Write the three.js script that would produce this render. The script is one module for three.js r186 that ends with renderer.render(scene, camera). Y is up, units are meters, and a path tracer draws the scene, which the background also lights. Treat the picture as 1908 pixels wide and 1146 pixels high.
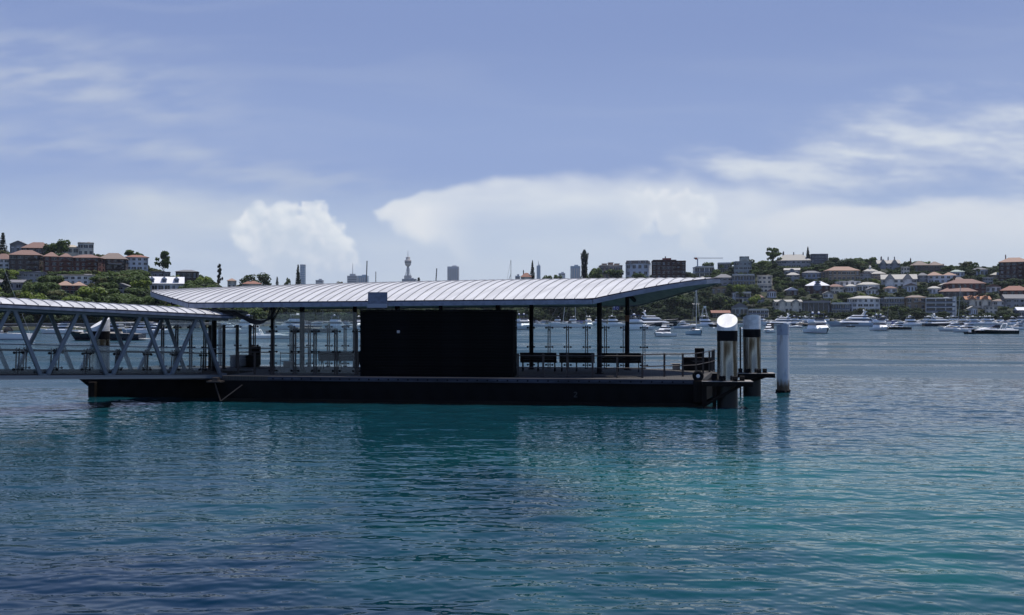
import * as THREE from 'three';
import { mergeGeometries } from 'three/addons/utils/BufferGeometryUtils.js';
import { RoundedBoxGeometry } from 'three/addons/geometries/RoundedBoxGeometry.js';
import { TextGeometry } from 'three/addons/geometries/TextGeometry.js';
import { FontLoader } from 'three/addons/loaders/FontLoader.js';

const scene = new THREE.Scene();
// ---------- camera: 4 m above the water, looking across the bay
const camera = new THREE.PerspectiveCamera(34.34, 1024 / 615, 0.1, 20000);
camera.position.set(0, 4, 0);
camera.rotation.x = Math.atan(21 / 1855);
// ---------- seeded random numbers and noise
let seed = 7;
const rnd = () => { seed = (seed + 0x6d2b79f5) | 0; let t = Math.imul(seed ^ (seed >>> 15), 1 | seed); t = (t + Math.imul(t ^ (t >>> 7), 61 | t)) ^ t; return ((t ^ (t >>> 14)) >>> 0) / 4294967296; };
const rr = (a, b) => a + (b - a) * rnd();
const HASH = new Float32Array(65536); for (let i = 0; i < 65536; i++) HASH[i] = rnd();
const vnoise = (x, y) => {
  const i = Math.floor(x), j = Math.floor(y); let u = x - i, v = y - j; u = u * u * (3 - 2 * u); v = v * v * (3 - 2 * v);
  const a = HASH[(i & 255) | ((j & 255) << 8)], b = HASH[((i + 1) & 255) | ((j & 255) << 8)], c = HASH[(i & 255) | (((j + 1) & 255) << 8)], d = HASH[((i + 1) & 255) | (((j + 1) & 255) << 8)];
  return a + (b - a) * u + (c - a) * v + (a - b - c + d) * u * v;
};
const fbm = (x, y, n) => { let s = 0, a = 0.5, t = 0; for (let k = 0; k < n; k++) { s += a * vnoise(x, y); t += a; a *= 0.5; x = x * 2.03 + 17.3; y = y * 2.01 + 5.1; } return s / t; };
const { smoothstep: SS, clamp, lerp } = THREE.MathUtils;
const ss = (a, b, x) => (a < b ? SS(x, a, b) : 1 - SS(x, b, a));
const curve = (pts) => (x) => { if (x <= pts[0][0]) return pts[0][1]; for (let i = 1; i < pts.length; i++) if (x <= pts[i][0]) { const p = pts[i - 1], q = pts[i], t = (x - p[0]) / (q[0] - p[0]); return p[1] + (q[1] - p[1]) * t * t * (3 - 2 * t); } return pts[pts.length - 1][1]; };

// ---------- sky: summer blue, high cirrus all round, two thunder heads far in the west
function makeSky() {
  const W = 4096, H = 2048, data = new Float32Array(W * H * 4);
  const heads = [[515, 392, 18], [548, 390, 18], [580, 392, 16], [478, 418, 32], [456, 436, 24], [505, 405, 30], [540, 402, 30], [575, 404, 28], [500, 450, 52], [555, 450, 55], [596, 436, 34], [612, 432, 24], [590, 462, 40], [630, 468, 26], [465, 462, 20], [640, 490, 28], [540, 500, 60]];
  const bulge = [[1150, 392, 42], [1200, 388, 40], [1240, 384, 32], [1275, 386, 32], [1302, 394, 27], [1250, 408, 38], [1290, 408, 26], [1180, 410, 40], [1316, 402, 14], [1290, 446, 26], [1310, 466, 20], [1322, 482, 18]];
  const anvilTop = curve([[692, 394], [740, 374], [800, 353], [880, 336], [980, 322], [1080, 314], [1180, 309], [1260, 312], [1330, 320], [1480, 335], [1640, 350]]);
  const anvilBot = curve([[692, 398], [715, 412], [745, 428], [800, 455], [880, 490], [1000, 520], [1200, 520], [1330, 470], [1480, 400], [1640, 380]]);
  const c1Top = curve([[1200, 268], [1300, 276], [1420, 288], [1500, 300], [1620, 330]]), c1Bot = curve([[1200, 272], [1280, 310], [1400, 335], [1500, 350], [1620, 345]]);
  const c2Top = curve([[1380, 262], [1480, 238], [1560, 218], [1700, 200], [1820, 190], [2100, 170], [2500, 190]]), c2Bot = curve([[1380, 275], [1500, 335], [1640, 352], [1760, 345], [1908, 350], [2500, 350]]);
  const c3Top = curve([[1325, 470], [1360, 425], [1450, 398], [1560, 374], [1700, 366], [1800, 374], [1960, 362], [2500, 350]]);
  const disc = (list, x, y) => { let m = 1e9; for (const [a, b, r] of list) { const q = Math.hypot(x - a, y - b) - r; if (q < m) m = q; } return m; };
  const lumps = [];   // small billows along the sunlit flanks of the thunder heads
  for (let k = 0; k < 4000 && lumps.length < 120; k++) { const left = lumps.length < 80, x = left ? rr(428, 660) : rr(1180, 1336), y = left ? rr(384, 478) : rr(362, 440), r = rr(6, 22), q = disc(left ? heads : bulge, x, y); if (q < 3 && q > (left ? -18 : -12) && (left || y < 430)) lumps.push([x, y, r * (q > -8 ? 0.8 : 1.1), left]); }
  const sky0 = [[0, [0.47, 0.58, 0.73]], [4, [0.38, 0.49, 0.71]], [9, [0.29, 0.385, 0.65]], [17, [0.228, 0.312, 0.575]], [27, [0.13, 0.215, 0.50]], [42, [0.07, 0.15, 0.43]], [90, [0.042, 0.105, 0.35]]];
  const base = [0, 1, 2].map((c) => curve(sky0.map(([e, v]) => [e, v[c]])));
  for (let row = 0; row < H; row++) {
    const el = ((row + 0.5) / H - 0.5) * Math.PI, deg = Math.max(0, el * 57.2958), b0 = base[0](deg), b1 = base[1](deg), b2 = base[2](deg);
    for (let col = 0; col < W; col++) {
      const o = (row * W + col) * 4; let r = b0, g = b1, b = b2;
      if (el > -0.01) {
        const az = ((col + 0.5) / W - 0.5) * 2 * Math.PI + Math.PI / 2, A = az > Math.PI ? az - 2 * Math.PI : az;
        // cirrus over the whole sky, on a high flat layer
        const k = 1 / (Math.sin(Math.max(el, 0)) + 0.10), px = Math.sin(A) * Math.cos(el) * k, pz = Math.cos(A) * Math.cos(el) * k;
        const q = fbm(px * 0.9 + 3, pz * 0.9 + 8, 3), wx = px + q * 0.9, wz = pz + q * 1.3;
        const streak = fbm(wx * 1.1 + wz * 0.5, wz * 5.5 - wx * 0.8, 5), cover = fbm(px * 0.42 + 31.3, pz * 0.42 + 12.7, 3);
        let al = ss(0.42, 0.78, streak) * ss(0.46, 0.70, cover) * 0.26 * ss(50, 15, deg), wr = 0.62, wg = 0.66, wb = 0.74;
        al += (1 - al) * 0.05 * ss(0.3, 0.7, cover) * ss(0, 14, deg);
        if (Math.abs(A) < 1.05 && el < 0.5) {
          const X = 954 + 1855 * Math.tan(A), Y = 594 - (1855 * Math.tan(el)) / Math.cos(A);
          const n1 = fbm(X / 46, Y / 40, 5), n2 = fbm(X / 150 + 9, Y / 42 + 4, 5), n3 = fbm(X / 90 + 40 + Y / 60, Y / 22 + 9, 5);
          const put = (a, cr, cg, cb) => { al = al + (1 - al) * 0; const m = clamp(a, 0, 1); r = lerp(r, cr, m); g = lerp(g, cg, m); b = lerp(b, cb, m); };
          const gen = 1 - ss(1150, 1450, X) * ss(120, 260, Y);
          put(al * gen * 0.3, wr, wg, wb); al = 0;
          // low bright veil near the horizon
          put(ss(320, 510, Y) * (0.45 + 0.5 * n2), 0.63, 0.695, 0.79);
          put(ss(60, 300, X) * ss(640, 420, X) * ss(335, 385, Y + (n2 - 0.5) * 40) * ss(480, 400, Y) * (0.2 + 0.8 * n2), 0.62, 0.675, 0.755);
          // thin left veils, rising to the left
          const wv = (n2 - 0.5) * 90, q1 = Y - 150 + (300 - X) * 0.18 + wv, q2 = Y - 290 - (X - 350) * 0.12 + wv * 0.6;
          put(ss(0.2, 0.9, n3) * ss(-90, 20, q1) * ss(150, 20, q1) * ss(560, 200, X) * 0.85, 0.52, 0.575, 0.70);
          put(ss(0.25, 0.85, n3) * ss(-40, 5, q2) * ss(70, 5, q2) * ss(900, 500, X) * 0.6, 0.53, 0.59, 0.71);
          // anvil sheet: white above, blue grey below
          const yt = anvilTop(X) + (n1 - 0.5) * 12, yb = anvilBot(X) + (n1 - 0.5) * 30, low = ss(20, 120, Y - yt - 0.05 * Math.abs(X - 900));
          const inA = ss(-3, 5 + 0.055 * Math.max(0, X - 694), Y - yt + (n2 - 0.5) * lerp(8, 26, ss(720, 1000, X))) * ss(0, 14 + 0.16 * (X - 694), yb + 10 + 0.1 * (X - 694) - Y) * ss(690, 700, X) * ss(1660, 1380, X + (n2 - 0.5) * 160);
          put(inA * (0.72 + 0.7 * (n2 - 0.45)) * lerp(1, 0.8, low), lerp(0.73, 0.60, low), lerp(0.77, 0.675, low), lerp(0.835, 0.79, low));
          put(ss(694, 720, X) * ss(900, 780, X) * ss(0, 12, Y - yt) * ss(0, 30, yb + 6 - Y) * ss(372, 392, Y) * (0.4 + 0.6 * n1), 0.80, 0.82, 0.86);
          // right hand cirrus: feathered sheets drawn out to the upper right
          const n4 = fbm(X / 120 + Y / 90 + 3, Y / 26 - X / 160 + 11, 6) * 0.72 + 0.28 * fbm(X / 34 + Y / 12, Y / 7 - X / 50, 4), f1 = (n4 - 0.5) * 60;
          put(ss(-8, 30, Y - c1Top(X) + f1 * 0.7) * ss(-8, 44, c1Bot(X) + 14 - Y + f1 * 0.8) * ss(1205, 1290, X) * ss(1760, 1480, X) * (0.4 + 0.7 * n4), 0.70, 0.745, 0.815);
          put(ss(-50, 90, Y - c2Top(X) + f1 * 1.6) * ss(-30, 80, c2Bot(X) - Y + f1 * 1.2) * ss(1340, 1620, X) * (0.40 + 0.55 * ss(0.25, 0.75, n4)), 0.70, 0.745, 0.815);
          put(ss(-10, 24, Y - c3Top(X) + (n2 - 0.5) * 50 + f1 * 0.3) * ss(1270, 1480, X + (n1 - 0.5) * 90) * (0.66 + 0.4 * n2), lerp(0.72, 0.60, ss(400, 500, Y)), lerp(0.755, 0.67, ss(400, 500, Y)), lerp(0.82, 0.775, ss(400, 500, Y)));
          // thunder heads with lumpy sunlit rims
          const bl = (0.5 - vnoise(X / 21, Y / 19)) * 16 + (0.5 - vnoise(X / 10 + 5, Y / 9)) * 12 + (0.5 - vnoise(X / 5 + 5, Y / 5)) * 5;
          let s = disc(heads, X, Y) + bl; const flat = 377 - Y + (X > 560 ? -(X - 560) * 0.05 : (560 - X) * 0.10);
          s = Math.max(s, flat); if (X > 560 && X < 607 && Y > 374 && Y < 374 + (607 - X) * 0.35) s = Math.min(s, -3);
          let rim = ss(-46, -1, s) * (0.35 + 0.65 * ss(0.3, 0.65, vnoise(X / 13 + 3, Y / 11))) + 0.25 * ss(0.5, 0.75, vnoise(X / 19 + 8, Y / 16));
          put(ss(4, -6, s) * ss(545, 435, Y) * 0.92, lerp(0.585, 0.80, rim), lerp(0.66, 0.825, rim), lerp(0.77, 0.875, rim));
          s = disc(bulge, X, Y) + bl; rim = (0.4 * ss(-60, -3, s) + 0.6 * ss(-26, -2, s) * ss(0.25, 0.6, vnoise(X / 13 + 3, Y / 11))) * ss(440, 390, Y);
          put(ss(3.5, -8, s) * ss(1120, 1230, X) * ss(500, 430, Y) * 0.8, lerp(0.67, 0.81, rim), lerp(0.72, 0.83, rim), lerp(0.80, 0.88, rim));
          if (X > 410 && X < 1350 && Y > 360 && Y < 500) for (const [lx, ly, lr, left] of lumps) { const dx = (X - lx) / lr, dy = (Y - ly) / lr, t2 = dx * dx + dy * dy; if (t2 < 1) { const l = clamp(0.35 * dx - 0.7 * dy + 0.55 * Math.sqrt(1 - t2), 0, 1), k = ss(1, 0.55, t2) * (left ? 0.30 : 0.16) * ss(482, 440, Y); r = lerp(r, lerp(0.62, 0.88, l), k); g = lerp(g, lerp(0.69, 0.90, l), k); b = lerp(b, lerp(0.79, 0.925, l), k); } }
        } else { r = lerp(r, wr, al); g = lerp(g, wg, al); b = lerp(b, wb, al); }
      }
      data[o] = r * 0.93; data[o + 1] = g * 0.94; data[o + 2] = b * 0.94; data[o + 3] = 1;
    }
  }
  const t = new THREE.DataTexture(data, W, H, THREE.RGBAFormat, THREE.FloatType);
  t.mapping = THREE.EquirectangularReflectionMapping; t.magFilter = THREE.LinearFilter; t.needsUpdate = true;
  return t;
}
const skyTexture = makeSky();
scene.background = skyTexture; scene.environment = skyTexture;
// ---------- sun: early afternoon, high, behind the wharf and to the right
const sun = new THREE.DirectionalLight(new THREE.Color(1, 0.955, 0.89), 4.4);
const sunAz = 62 * Math.PI / 180, sunEl = 76 * Math.PI / 180;
sun.position.set(Math.sin(sunAz) * Math.cos(sunEl) * 900, Math.sin(sunEl) * 900, -Math.cos(sunAz) * Math.cos(sunEl) * 900 - 50);
sun.target.position.set(0, 0, -50);
sun.castShadow = true; sun.shadow.mapSize.set(4096, 4096);
Object.assign(sun.shadow.camera, { left: -400, right: 600, top: 500, bottom: -500, near: 1, far: 2200 });
scene.add(sun, sun.target);
const renderer = new THREE.WebGLRenderer({ antialias: true });
renderer.setSize(1024, 615);
renderer.shadowMap.enabled = true;
renderer.toneMapping = THREE.LinearToneMapping;
renderer.toneMappingExposure = 1.07;

// ---------- helpers
const taken = {};
const numbered = (n) => { const k = taken[n] = (taken[n] ?? -1) + 1; return k ? n + '_' + String(k).padStart(3, '0') : n; };
const C = (r, g, b) => new THREE.Color().setRGB(r, g, b);
const mat = (color, roughness = 0.8, metalness = 0, extra = {}) => new THREE.MeshPhysicalMaterial({ color: Array.isArray(color) ? C(...color) : color, roughness, metalness, ...extra });
function tag(o, label, category, group, kind) { Object.assign(o.userData, label ? { label } : {}, category ? { category } : {}, group ? { group } : {}, kind ? { kind } : {}); return o; }
function thing(name, label, category, pos = [0, 0, 0], yaw = 0, group) { const g = new THREE.Group(); g.name = numbered(name); g.position.set(...pos); g.rotation.y = yaw; scene.add(g); return tag(g, label, category, group); }
function put(name, parent, geo, m, pos, scale, rot) {
  const o = new THREE.Mesh(geo, m); o.name = parent === scene ? numbered(name) : name; o.castShadow = o.receiveShadow = true;
  if (pos) o.position.set(...pos); if (scale) o.scale.set(...scale); if (rot) o.rotation.set(...rot);
  parent.add(o); return o;
}
const UNIT = new THREE.BoxGeometry(1, 1, 1), CYL = new THREE.CylinderGeometry(0.5, 0.5, 1, 14), CYL6 = new THREE.CylinderGeometry(0.5, 0.5, 1, 6), BALL = new THREE.SphereGeometry(0.5, 12, 8);
const box = (name, parent, m, x, y, z, sx, sy, sz, rot) => put(name, parent, UNIT, m, [x, y, z], [sx, sy, sz], rot);   // centre and size
const bx = (x, y, z, sx, sy, sz) => new THREE.BoxGeometry(sx, sy, sz).translate(x, y, z);
const V3 = (x, y, z) => new THREE.Vector3(x, y, z);
function barGeo(a, b, w, d = w) { const A = V3(...a), B = V3(...b), L = A.distanceTo(B), g = new THREE.BoxGeometry(w, L, d); return g.applyQuaternion(new THREE.Quaternion().setFromUnitVectors(V3(0, 1, 0), B.clone().sub(A).normalize())).translate((a[0] + b[0]) / 2, (a[1] + b[1]) / 2, (a[2] + b[2]) / 2); }
function rodGeo(a, b, r, r2 = r, n = 8) { const A = V3(...a), B = V3(...b), L = A.distanceTo(B), g = new THREE.CylinderGeometry(r2, r, L, n); return g.applyQuaternion(new THREE.Quaternion().setFromUnitVectors(V3(0, 1, 0), B.clone().sub(A).normalize())).translate((a[0] + b[0]) / 2, (a[1] + b[1]) / 2, (a[2] + b[2]) / 2); }
const tube = (pts, r, n = 24, k = 6) => new THREE.TubeGeometry(new THREE.CatmullRomCurve3(pts.map((p) => V3(...p))), n, r, k);
const merge = (list) => mergeGeometries(list.map((g) => { const q = g.index ? g.toNonIndexed() : g; for (const k of Object.keys(q.attributes)) if (!['position', 'normal', 'uv'].includes(k)) q.deleteAttribute(k); return q; }));
function faces(tris, uvScale = 0) { const g = new THREE.BufferGeometry(), p = new Float32Array(tris.length * 9); let i = 0; for (const t of tris) for (const v of t) { p[i++] = v[0]; p[i++] = v[1]; p[i++] = v[2]; } g.setAttribute('position', new THREE.BufferAttribute(p, 3)); const uv = new Float32Array(tris.length * 6); for (let k = 0; k < tris.length * 3; k++) { uv[k * 2] = p[k * 3] + p[k * 3 + 2] * 0.7; uv[k * 2 + 1] = p[k * 3 + 1] + p[k * 3 + 2] * 0.3; } g.setAttribute('uv', new THREE.BufferAttribute(uv, 2)); g.computeVertexNormals(); return g; }
const quad = (a, b, c, d) => [[a, b, c], [a, c, d]];
// a block with sloping ends: bottom x0..x1 and half width z, the top drawn in by f (front), b (back) and s (sides)
function frustum(x0, x1, z, y0, y1, f = 0, b = 0, s = 0) {
  const a = [x0, y0, -z], A = [x0, y0, z], c = [x1, y0, -z], D = [x1, y0, z], e = [x0 + b, y1, -(z - s)], E = [x0 + b, y1, z - s], g = [x1 - f, y1, -(z - s)], G = [x1 - f, y1, z - s];
  return faces([...quad(A, D, G, E), ...quad(c, a, e, g), ...quad(D, c, g, G), ...quad(a, A, E, e), ...quad(E, G, g, e), ...quad(a, c, D, A)]);
}
// grey mottled texture used for wear and grain: values round 1
function grainTexture(n, cell, lo, hi, stretch = 1, oct = 5) {
  const d = new Uint8Array(n * n * 4);
  for (let j = 0; j < n; j++) for (let i = 0; i < n; i++) {
    const x = i / n, y = j / n, f = (a, b) => fbm(a * cell, b * cell * stretch, oct);
    const wx = ss(0.7, 1, x), wy = ss(0.7, 1, y);
    const v = lerp(lerp(f(x, y), f(x - 1, y), wx), lerp(f(x, y - 1), f(x - 1, y - 1), wx), wy), g = Math.round(255 * clamp(lerp(lo, hi, ss(0.25, 0.75, v)), 0, 1)), o = (j * n + i) * 4;
    d[o] = d[o + 1] = d[o + 2] = g; d[o + 3] = 255;
  }
  const t = new THREE.DataTexture(d, n, n); t.wrapS = t.wrapT = THREE.RepeatWrapping; t.magFilter = THREE.LinearFilter; t.minFilter = THREE.LinearFilter; t.needsUpdate = true; return t;
}
const grain = grainTexture(256, 7, 0.72, 1), streaks = grainTexture(256, 14, 0.45, 1, 0.12), mottle = grainTexture(256, 4, 0.5, 1);
const rep = (t, x, y) => { const c = t.clone(); c.repeat.set(x, y); c.needsUpdate = true; return c; };
const SHORE= [[-500, 330, 0.2, 46], [0, 370, 0.2, 42], [150, 375, 0.2, 40], [260, 385, 0.2, 30], [340, 410, 0.18, 21], [430, 470, 0.13, 15], [550, 600, 0.12, 15], [700, 680, 0.12, 15], [900, 720, 0.14, 18], [1060, 730, 0.17, 25], [1180, 735, 0.25, 37], [1300, 735, 0.29, 43], [1450, 735, 0.29, 57], [1600, 735, 0.29, 56], [1750, 735, 0.29, 51], [1908, 735, 0.29, 46], [2400, 700, 0.29, 42]] ;
const HOUSES=[
["house", -259.6, 505.0, 28.0, 7.9, 6.3, "hip", 3.0, "white", "terra", 3, 3, 0.8, "", "white house with terracotta roof at the left edge of the hillside"],
["apartment_block", -242.4, 491.9, 25.5, 13.8, 10.1, "hip", 2.7, "brown", "terra", 4, 4, 0.7, "", "dark brown brick flats with faded hip roof, leftmost of the brick row"],
["apartment_block", -226.7, 492.7, 25.0, 13.0, 9.8, "hip2", 2.4, "redbrick", "terra", 4, 4, 0.7, "", "red brown brick flats under twin hip roofs on the left hillside"],
["apartment_block", -214.3, 496.0, 25.4, 14.2, 9.1, "hip", 1.9, "darkred", "terra", 4, 5, 0.8, "", "dark red brick flats with deep balconies, middle of the left hillside row"],
["apartment_block", -206.0, 509.9, 26.5, 12.9, 8.2, "hip", 3.3, "darkbrown", "greybrown", 3, 4, 0.7, "awning", "dark brown flats with greyish hip roof and long white awning"],
["apartment_block", -201.7, 530.7, 27.5, 11.4, 9.4, "hip", 1.4, "paleblue", "terra2", 4, 4, 0.7, "", "white four storey flats under a thin red roof at the row end"],
["house", -290.4, 603.9, 39.4, 15.6, 7.6, "hip", 3.9, "darkbrown", "terra", 2, 4, 0.7, "", "dark brick house with broad terracotta hip roof above the brick row"],
["house", -268.4, 601.7, 38.4, 9.4, 9.0, "hip", 1.6, "cream", "creamroof", 2, 3, 0.8, "", "low cream wing with pale roof left of the white hilltop flats"],
["apartment_block", -259.1, 601.0, 38.2, 8.7, 11.4, "flat", 0.3, "cream", "cream", 3, 3, 0.8, "", "cream hilltop flats with arched upper loggia above the brick row"],
["house", -301.1, 604.5, 39.8, 9.1, 9.5, "gable", 2.3, "grey", "greyroof", 1, 3, 0.8, "", "grey gabled house peeping over the trees at far left"],
["house", -228.2, 469.4, 21.0, 12.1, 4.6, "flat", 0.3, "grey", "greyroof", 2, 5, 0.6, "", "grey flat roofed house below the brown brick flats"],
["house", -205.8, 468.9, 20.2, 17.2, 4.0, "flat", 0.5, "white", "creamroof", 2, 6, 0.5, "", "long white villa with cream roof slab below the dark red flats"],
["house", -197.1, 441.7, 15.0, 11.0, 3.8, "hip2", 2.1, "redbrick", "terra3", 2, 4, 0.7, "", "low house with pink tiled twin roofs among the left trees"],
["house", -168.7, 478.5, 16.6, 17.5, 4.4, "gablefront", 3.4, "white", "whitemetal", 1, 6, 0.5, "dormer", "white villa with bright metal roof and three dormers left of shelter"],
["house", -178.0, 451.3, 15.2, 8.0, 3.4, "gable", 1.7, "grey", "greyroof", 2, 3, 0.8, "", "grey gabled cottage half hidden in the left hillside wood"],
["house", -183.5, 558.4, 21.5, 11.7, 9.0, "hip", 1.2, "darkbrown", "greyroof", 2, 4, 0.7, "", "dark house with low slate roof on the left ridge end"],
["house", -201.5, 562.9, 27.1, 13.4, 3.0, "flat", 0.3, "grey", "greyroof", 1, 4, 0.4, "", "long grey flat roofed house behind the bright metal roof villa"],
["house", -228.5, 448.0, 17.0, 13.5, 3.4, "gable", 1.4, "grey", "greyroof", 1, 4, 0.7, "", "grey roofed house cut by the left edge below the brick flats"],
["house", -175.9, 622.0, 15.9, 5.0, 11.9, "hip", 1.7, "cream", "terra3", 1, 2, 0.8, "", "small orange roofed house left of the round green tree"],
["house", -171.8, 651.7, 16.0, 11.9, 10.9, "hip", 2.1, "cream", "terra2", 1, 3, 0.8, "", "orange roofed house in front of the round green tree"],
["house", 13.3, 913.1, 22.3, 9.8, 20.1, "hip", 3.9, "cream", "terra2", 1, 3, 0.8, "chim", "terracotta roofed house with chimney beside the small pine"],
["apartment_block", 92.7, 929.6, 33.9, 21.0, 19.7, "flat", 0.5, "pink", "cream", 3, 5, 0.6, "terrace", "pinkish stepped terrace flats on the ridge above the shelter roof"],
["apartment_block", 119.2, 931.0, 37.2, 21.6, 18.5, "mansard", 3.0, "paleblue", "slate", 3, 4, 0.8, "chim", "white house with dark mansard roof left of the brick block"],
["apartment_block", 138.0, 869.0, 34.9, 29.5, 19.2, "flat", 0.5, "brownblk", "brownblk", 5, 7, 0.6, "redtop", "dark brown brick block with red rooftop box on the ridge"],
["house", 173.8, 898.0, 40.8, 17.4, 9.7, "flat", 0.5, "white", "white", 2, 4, 0.6, "balc", "white modern house with open balconies right of the brick block"],
["house", 203.5, 946.0, 46.4, 13.3, 10.1, "flat", 0.5, "grey", "grey", 2, 3, 0.7, "balc", "grey flat topped house under the thin crane jib"],
["apartment_block", 208.2, 893.0, 43.5, 14.9, 11.6, "flat", 0.5, "greygreen", "greygreen", 3, 4, 0.7, "tower", "pale green grey block with square lift tower on the ridge"],
["house", 180.6, 844.0, 32.2, 14.6, 6.8, "hip", 3.2, "grey", "greyroof", 2, 3, 0.8, "", "grey pyramid roofed house right of the shelter roof tip"],
["house", 196.5, 838.0, 31.1, 19.0, 9.5, "flat", 0.5, "bluegrey", "greyroof", 2, 4, 0.7, "balc", "blue grey terraced house beside the cream three storey house"],
["house", 169.0, 812.0, 23.7, 12.3, 5.3, "flat", 0.4, "tan", "tan", 1, 3, 0.7, "", "low tan house just below the shelter roof tip"],
["house", 182.0, 785.0, 15.8, 12.7, 8.5, "flat", 0.4, "white", "white", 2, 2, 0.7, "balc", "white stepped house with wide balcony above the grey boathouse"],
["boathouse", 172.4, 749.0, 5.6, 12.1, 7.3, "gable", 3.6, "greygreen", "greyroof", 1, 2, 0.8, "", "grey gabled boathouse with upper balcony at the right shore"],
["boathouse", 157.1, 747.0, 4.8, 13.7, 3.6, "gable", 2.0, "darkbrown", "terra2", 1, 2, 0.6, "", "low red tiled boat shed left of the grey boathouse"],
["house", 212.9, 833.0, 29.6, 11.7, 10.3, "flat", 0.4, "cream", "cream", 3, 3, 0.8, "", "narrow cream three storey house on the middle of right hillside"],
["mansion", 265.8, 933.0, 51.3, 30.7, 7.5, "hip", 6.0, "grey", "palecream", 2, 7, 0.5, "chim2", "long grand mansion with pale hip roof and two chimneys on hilltop"],
["apartment_block", 296.4, 957.0, 53.5, 16.0, 12.4, "flat", 0.5, "slateblue", "slateblue", 5, 5, 0.7, "", "tall slate grey block behind the pine on the hilltop"],
["house", 246.5, 871.0, 39.7, 13.1, 7.0, "gablefront", 1.9, "grey", "palecream", 1, 2, 0.7, "oculus", "grey house with big round blue window below the mansion"],
["house", 261.7, 866.0, 38.5, 15.4, 5.6, "hip", 1.9, "bluegrey", "greyroof", 1, 4, 0.7, "", "blue grey hip roofed bungalow right of the round window house"],
["house", 286.8, 858.0, 36.4, 26.8, 9.3, "hip", 3.7, "tan", "terra3", 2, 7, 0.6, "", "large house with pale terracotta hip roof and wide window band"],
["house", 251.5, 812.0, 23.7, 18.8, 7.4, "hip", 3.9, "brownblk", "whitemetal", 2, 4, 0.8, "oculus2", "dark house with bright white metal roof and round gable window"],
["house", 227.7, 807.0, 22.3, 10.0, 4.8, "gable", 2.6, "brownblk", "whitemetal", 1, 2, 0.8, "", "small dark cottage with sunlit white gable roof"],
["house", 280.2, 825.0, 27.6, 17.8, 7.1, "flat", 0.4, "white", "white", 2, 4, 0.6, "arches", "white villa with dark arched openings on the right hillside"],
["house", 294.9, 819.0, 25.6, 17.7, 6.6, "hip", 2.2, "white", "palecream", 1, 4, 0.7, "", "white hip roofed house right of the arched villa"],
["house", 211.5, 758.0, 8.1, 20.0, 9.0, "gable2", 2.0, "cream", "palecream", 2, 4, 0.7, "", "cream waterfront villa with two curved gables"],
["house", 233.0, 755.0, 7.3, 19.9, 9.8, "flat", 0.8, "slateblue", "greyroof", 2, 5, 0.6, "columns", "dark waterfront house with tall pale columns"],
["house", 249.5, 752.0, 6.4, 13.4, 8.9, "flat", 0.4, "bluegrey", "white", 2, 4, 0.7, "balc", "pale blue waterfront house with glassy balconies on two levels"],
["house", 271.4, 761.0, 8.9, 20.9, 10.7, "hip", 2.1, "white", "palecream", 3, 5, 0.7, "", "white three storey waterfront house with low hip roof"],
["boathouse", 186.0, 747.0, 4.8, 14.5, 5.6, "flat", 0.4, "white", "white", 2, 5, 0.5, "balc", "white boathouse with blue window band right of the steel piles"],
["mansion", 356.6, 937.0, 50.5, 20.2, 5.6, "gable2", 4.5, "grey", "palecream", 2, 4, 0.7, "chim2", "grey gabled mansion with three dark chimneys on the right ridge"],
["house", 383.7, 913.0, 46.3, 27.1, 6.9, "hip2", 4.4, "greybrown", "greybrown", 2, 6, 0.6, "chim", "brown hip roofed house with chimneys on the right ridge"],
["house", 327.7, 835.0, 30.1, 27.9, 7.2, "gable2", 5.4, "white", "palecream", 2, 6, 0.6, "", "white house with steep pale gables on the right hillside"],
["house", 370.0, 851.0, 34.3, 23.4, 6.9, "hip2", 3.2, "paleblue", "terra3", 2, 5, 0.6, "", "pale house with orange tiled twin roofs right of the steep gables"],
["house", 370.7, 807.0, 22.3, 27.8, 10.4, "hip", 3.9, "redbrick", "terra", 2, 6, 0.6, "chim", "dark brick house under broad pinkish hip roof, upper of the two"],
["house", 361.4, 800.0, 20.4, 28.5, 5.6, "hip", 3.0, "darkbrown", "terra", 1, 6, 0.5, "", "dark brick house under broad pinkish hip roof, lower of the two"],
["house", 362.9, 772.0, 12.3, 18.3, 6.7, "gable2", 3.3, "cream", "orange", 1, 4, 0.6, "dormer", "cream house with bright orange roof and gabled dormers"],
["apartment_block", 437.3, 858.0, 35.5, 23.6, 17.6, "hip", 4.2, "brownblk", "terra3", 5, 5, 0.7, "chim", "tall dark brick flats with terracotta roof at the right edge"],
["house", 410.0, 804.0, 21.3, 21.7, 5.6, "hip", 3.9, "redbrick", "terra2", 1, 4, 0.7, "", "red roofed house at the right edge below the tall flats"],
["house", 395.4, 772.0, 12.3, 21.6, 7.5, "gable", 3.3, "grey", "greyroof", 2, 4, 0.6, "", "grey gabled house at the right edge above the waterfront trees"],
["apartment_block", 325.2, 749.0, 5.6, 20.6, 13.7, "flat", 0.4, "white", "white", 4, 5, 0.6, "grid", "white modern four level house with gridded dark balconies by the marina"],
["house", 312.8, 767.0, 10.6, 14.5, 9.9, "hip", 1.7, "tan", "greybrown", 2, 3, 0.7, "awning", "tan waterfront house with white awning above the marina"],
["house", 296.9, 772.0, 12.3, 15.4, 7.5, "flat", 0.4, "grey", "white", 2, 4, 0.7, "balc", "grey waterfront house with stacked white balconies"],
["house", 396.1, 881.0, 41.0, 11.4, 4.7, "hip", 1.9, "paleblue", "palegreen", 1, 3, 0.7, "", "pale house with greenish roof left of the palms"],
["house", 318.7, 881.0, 42.0, 11.4, 4.3, "hip", 2.4, "white", "palecream", 1, 2, 0.8, "cupola", "white roofed villa with small cupola on the right ridge"],
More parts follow.
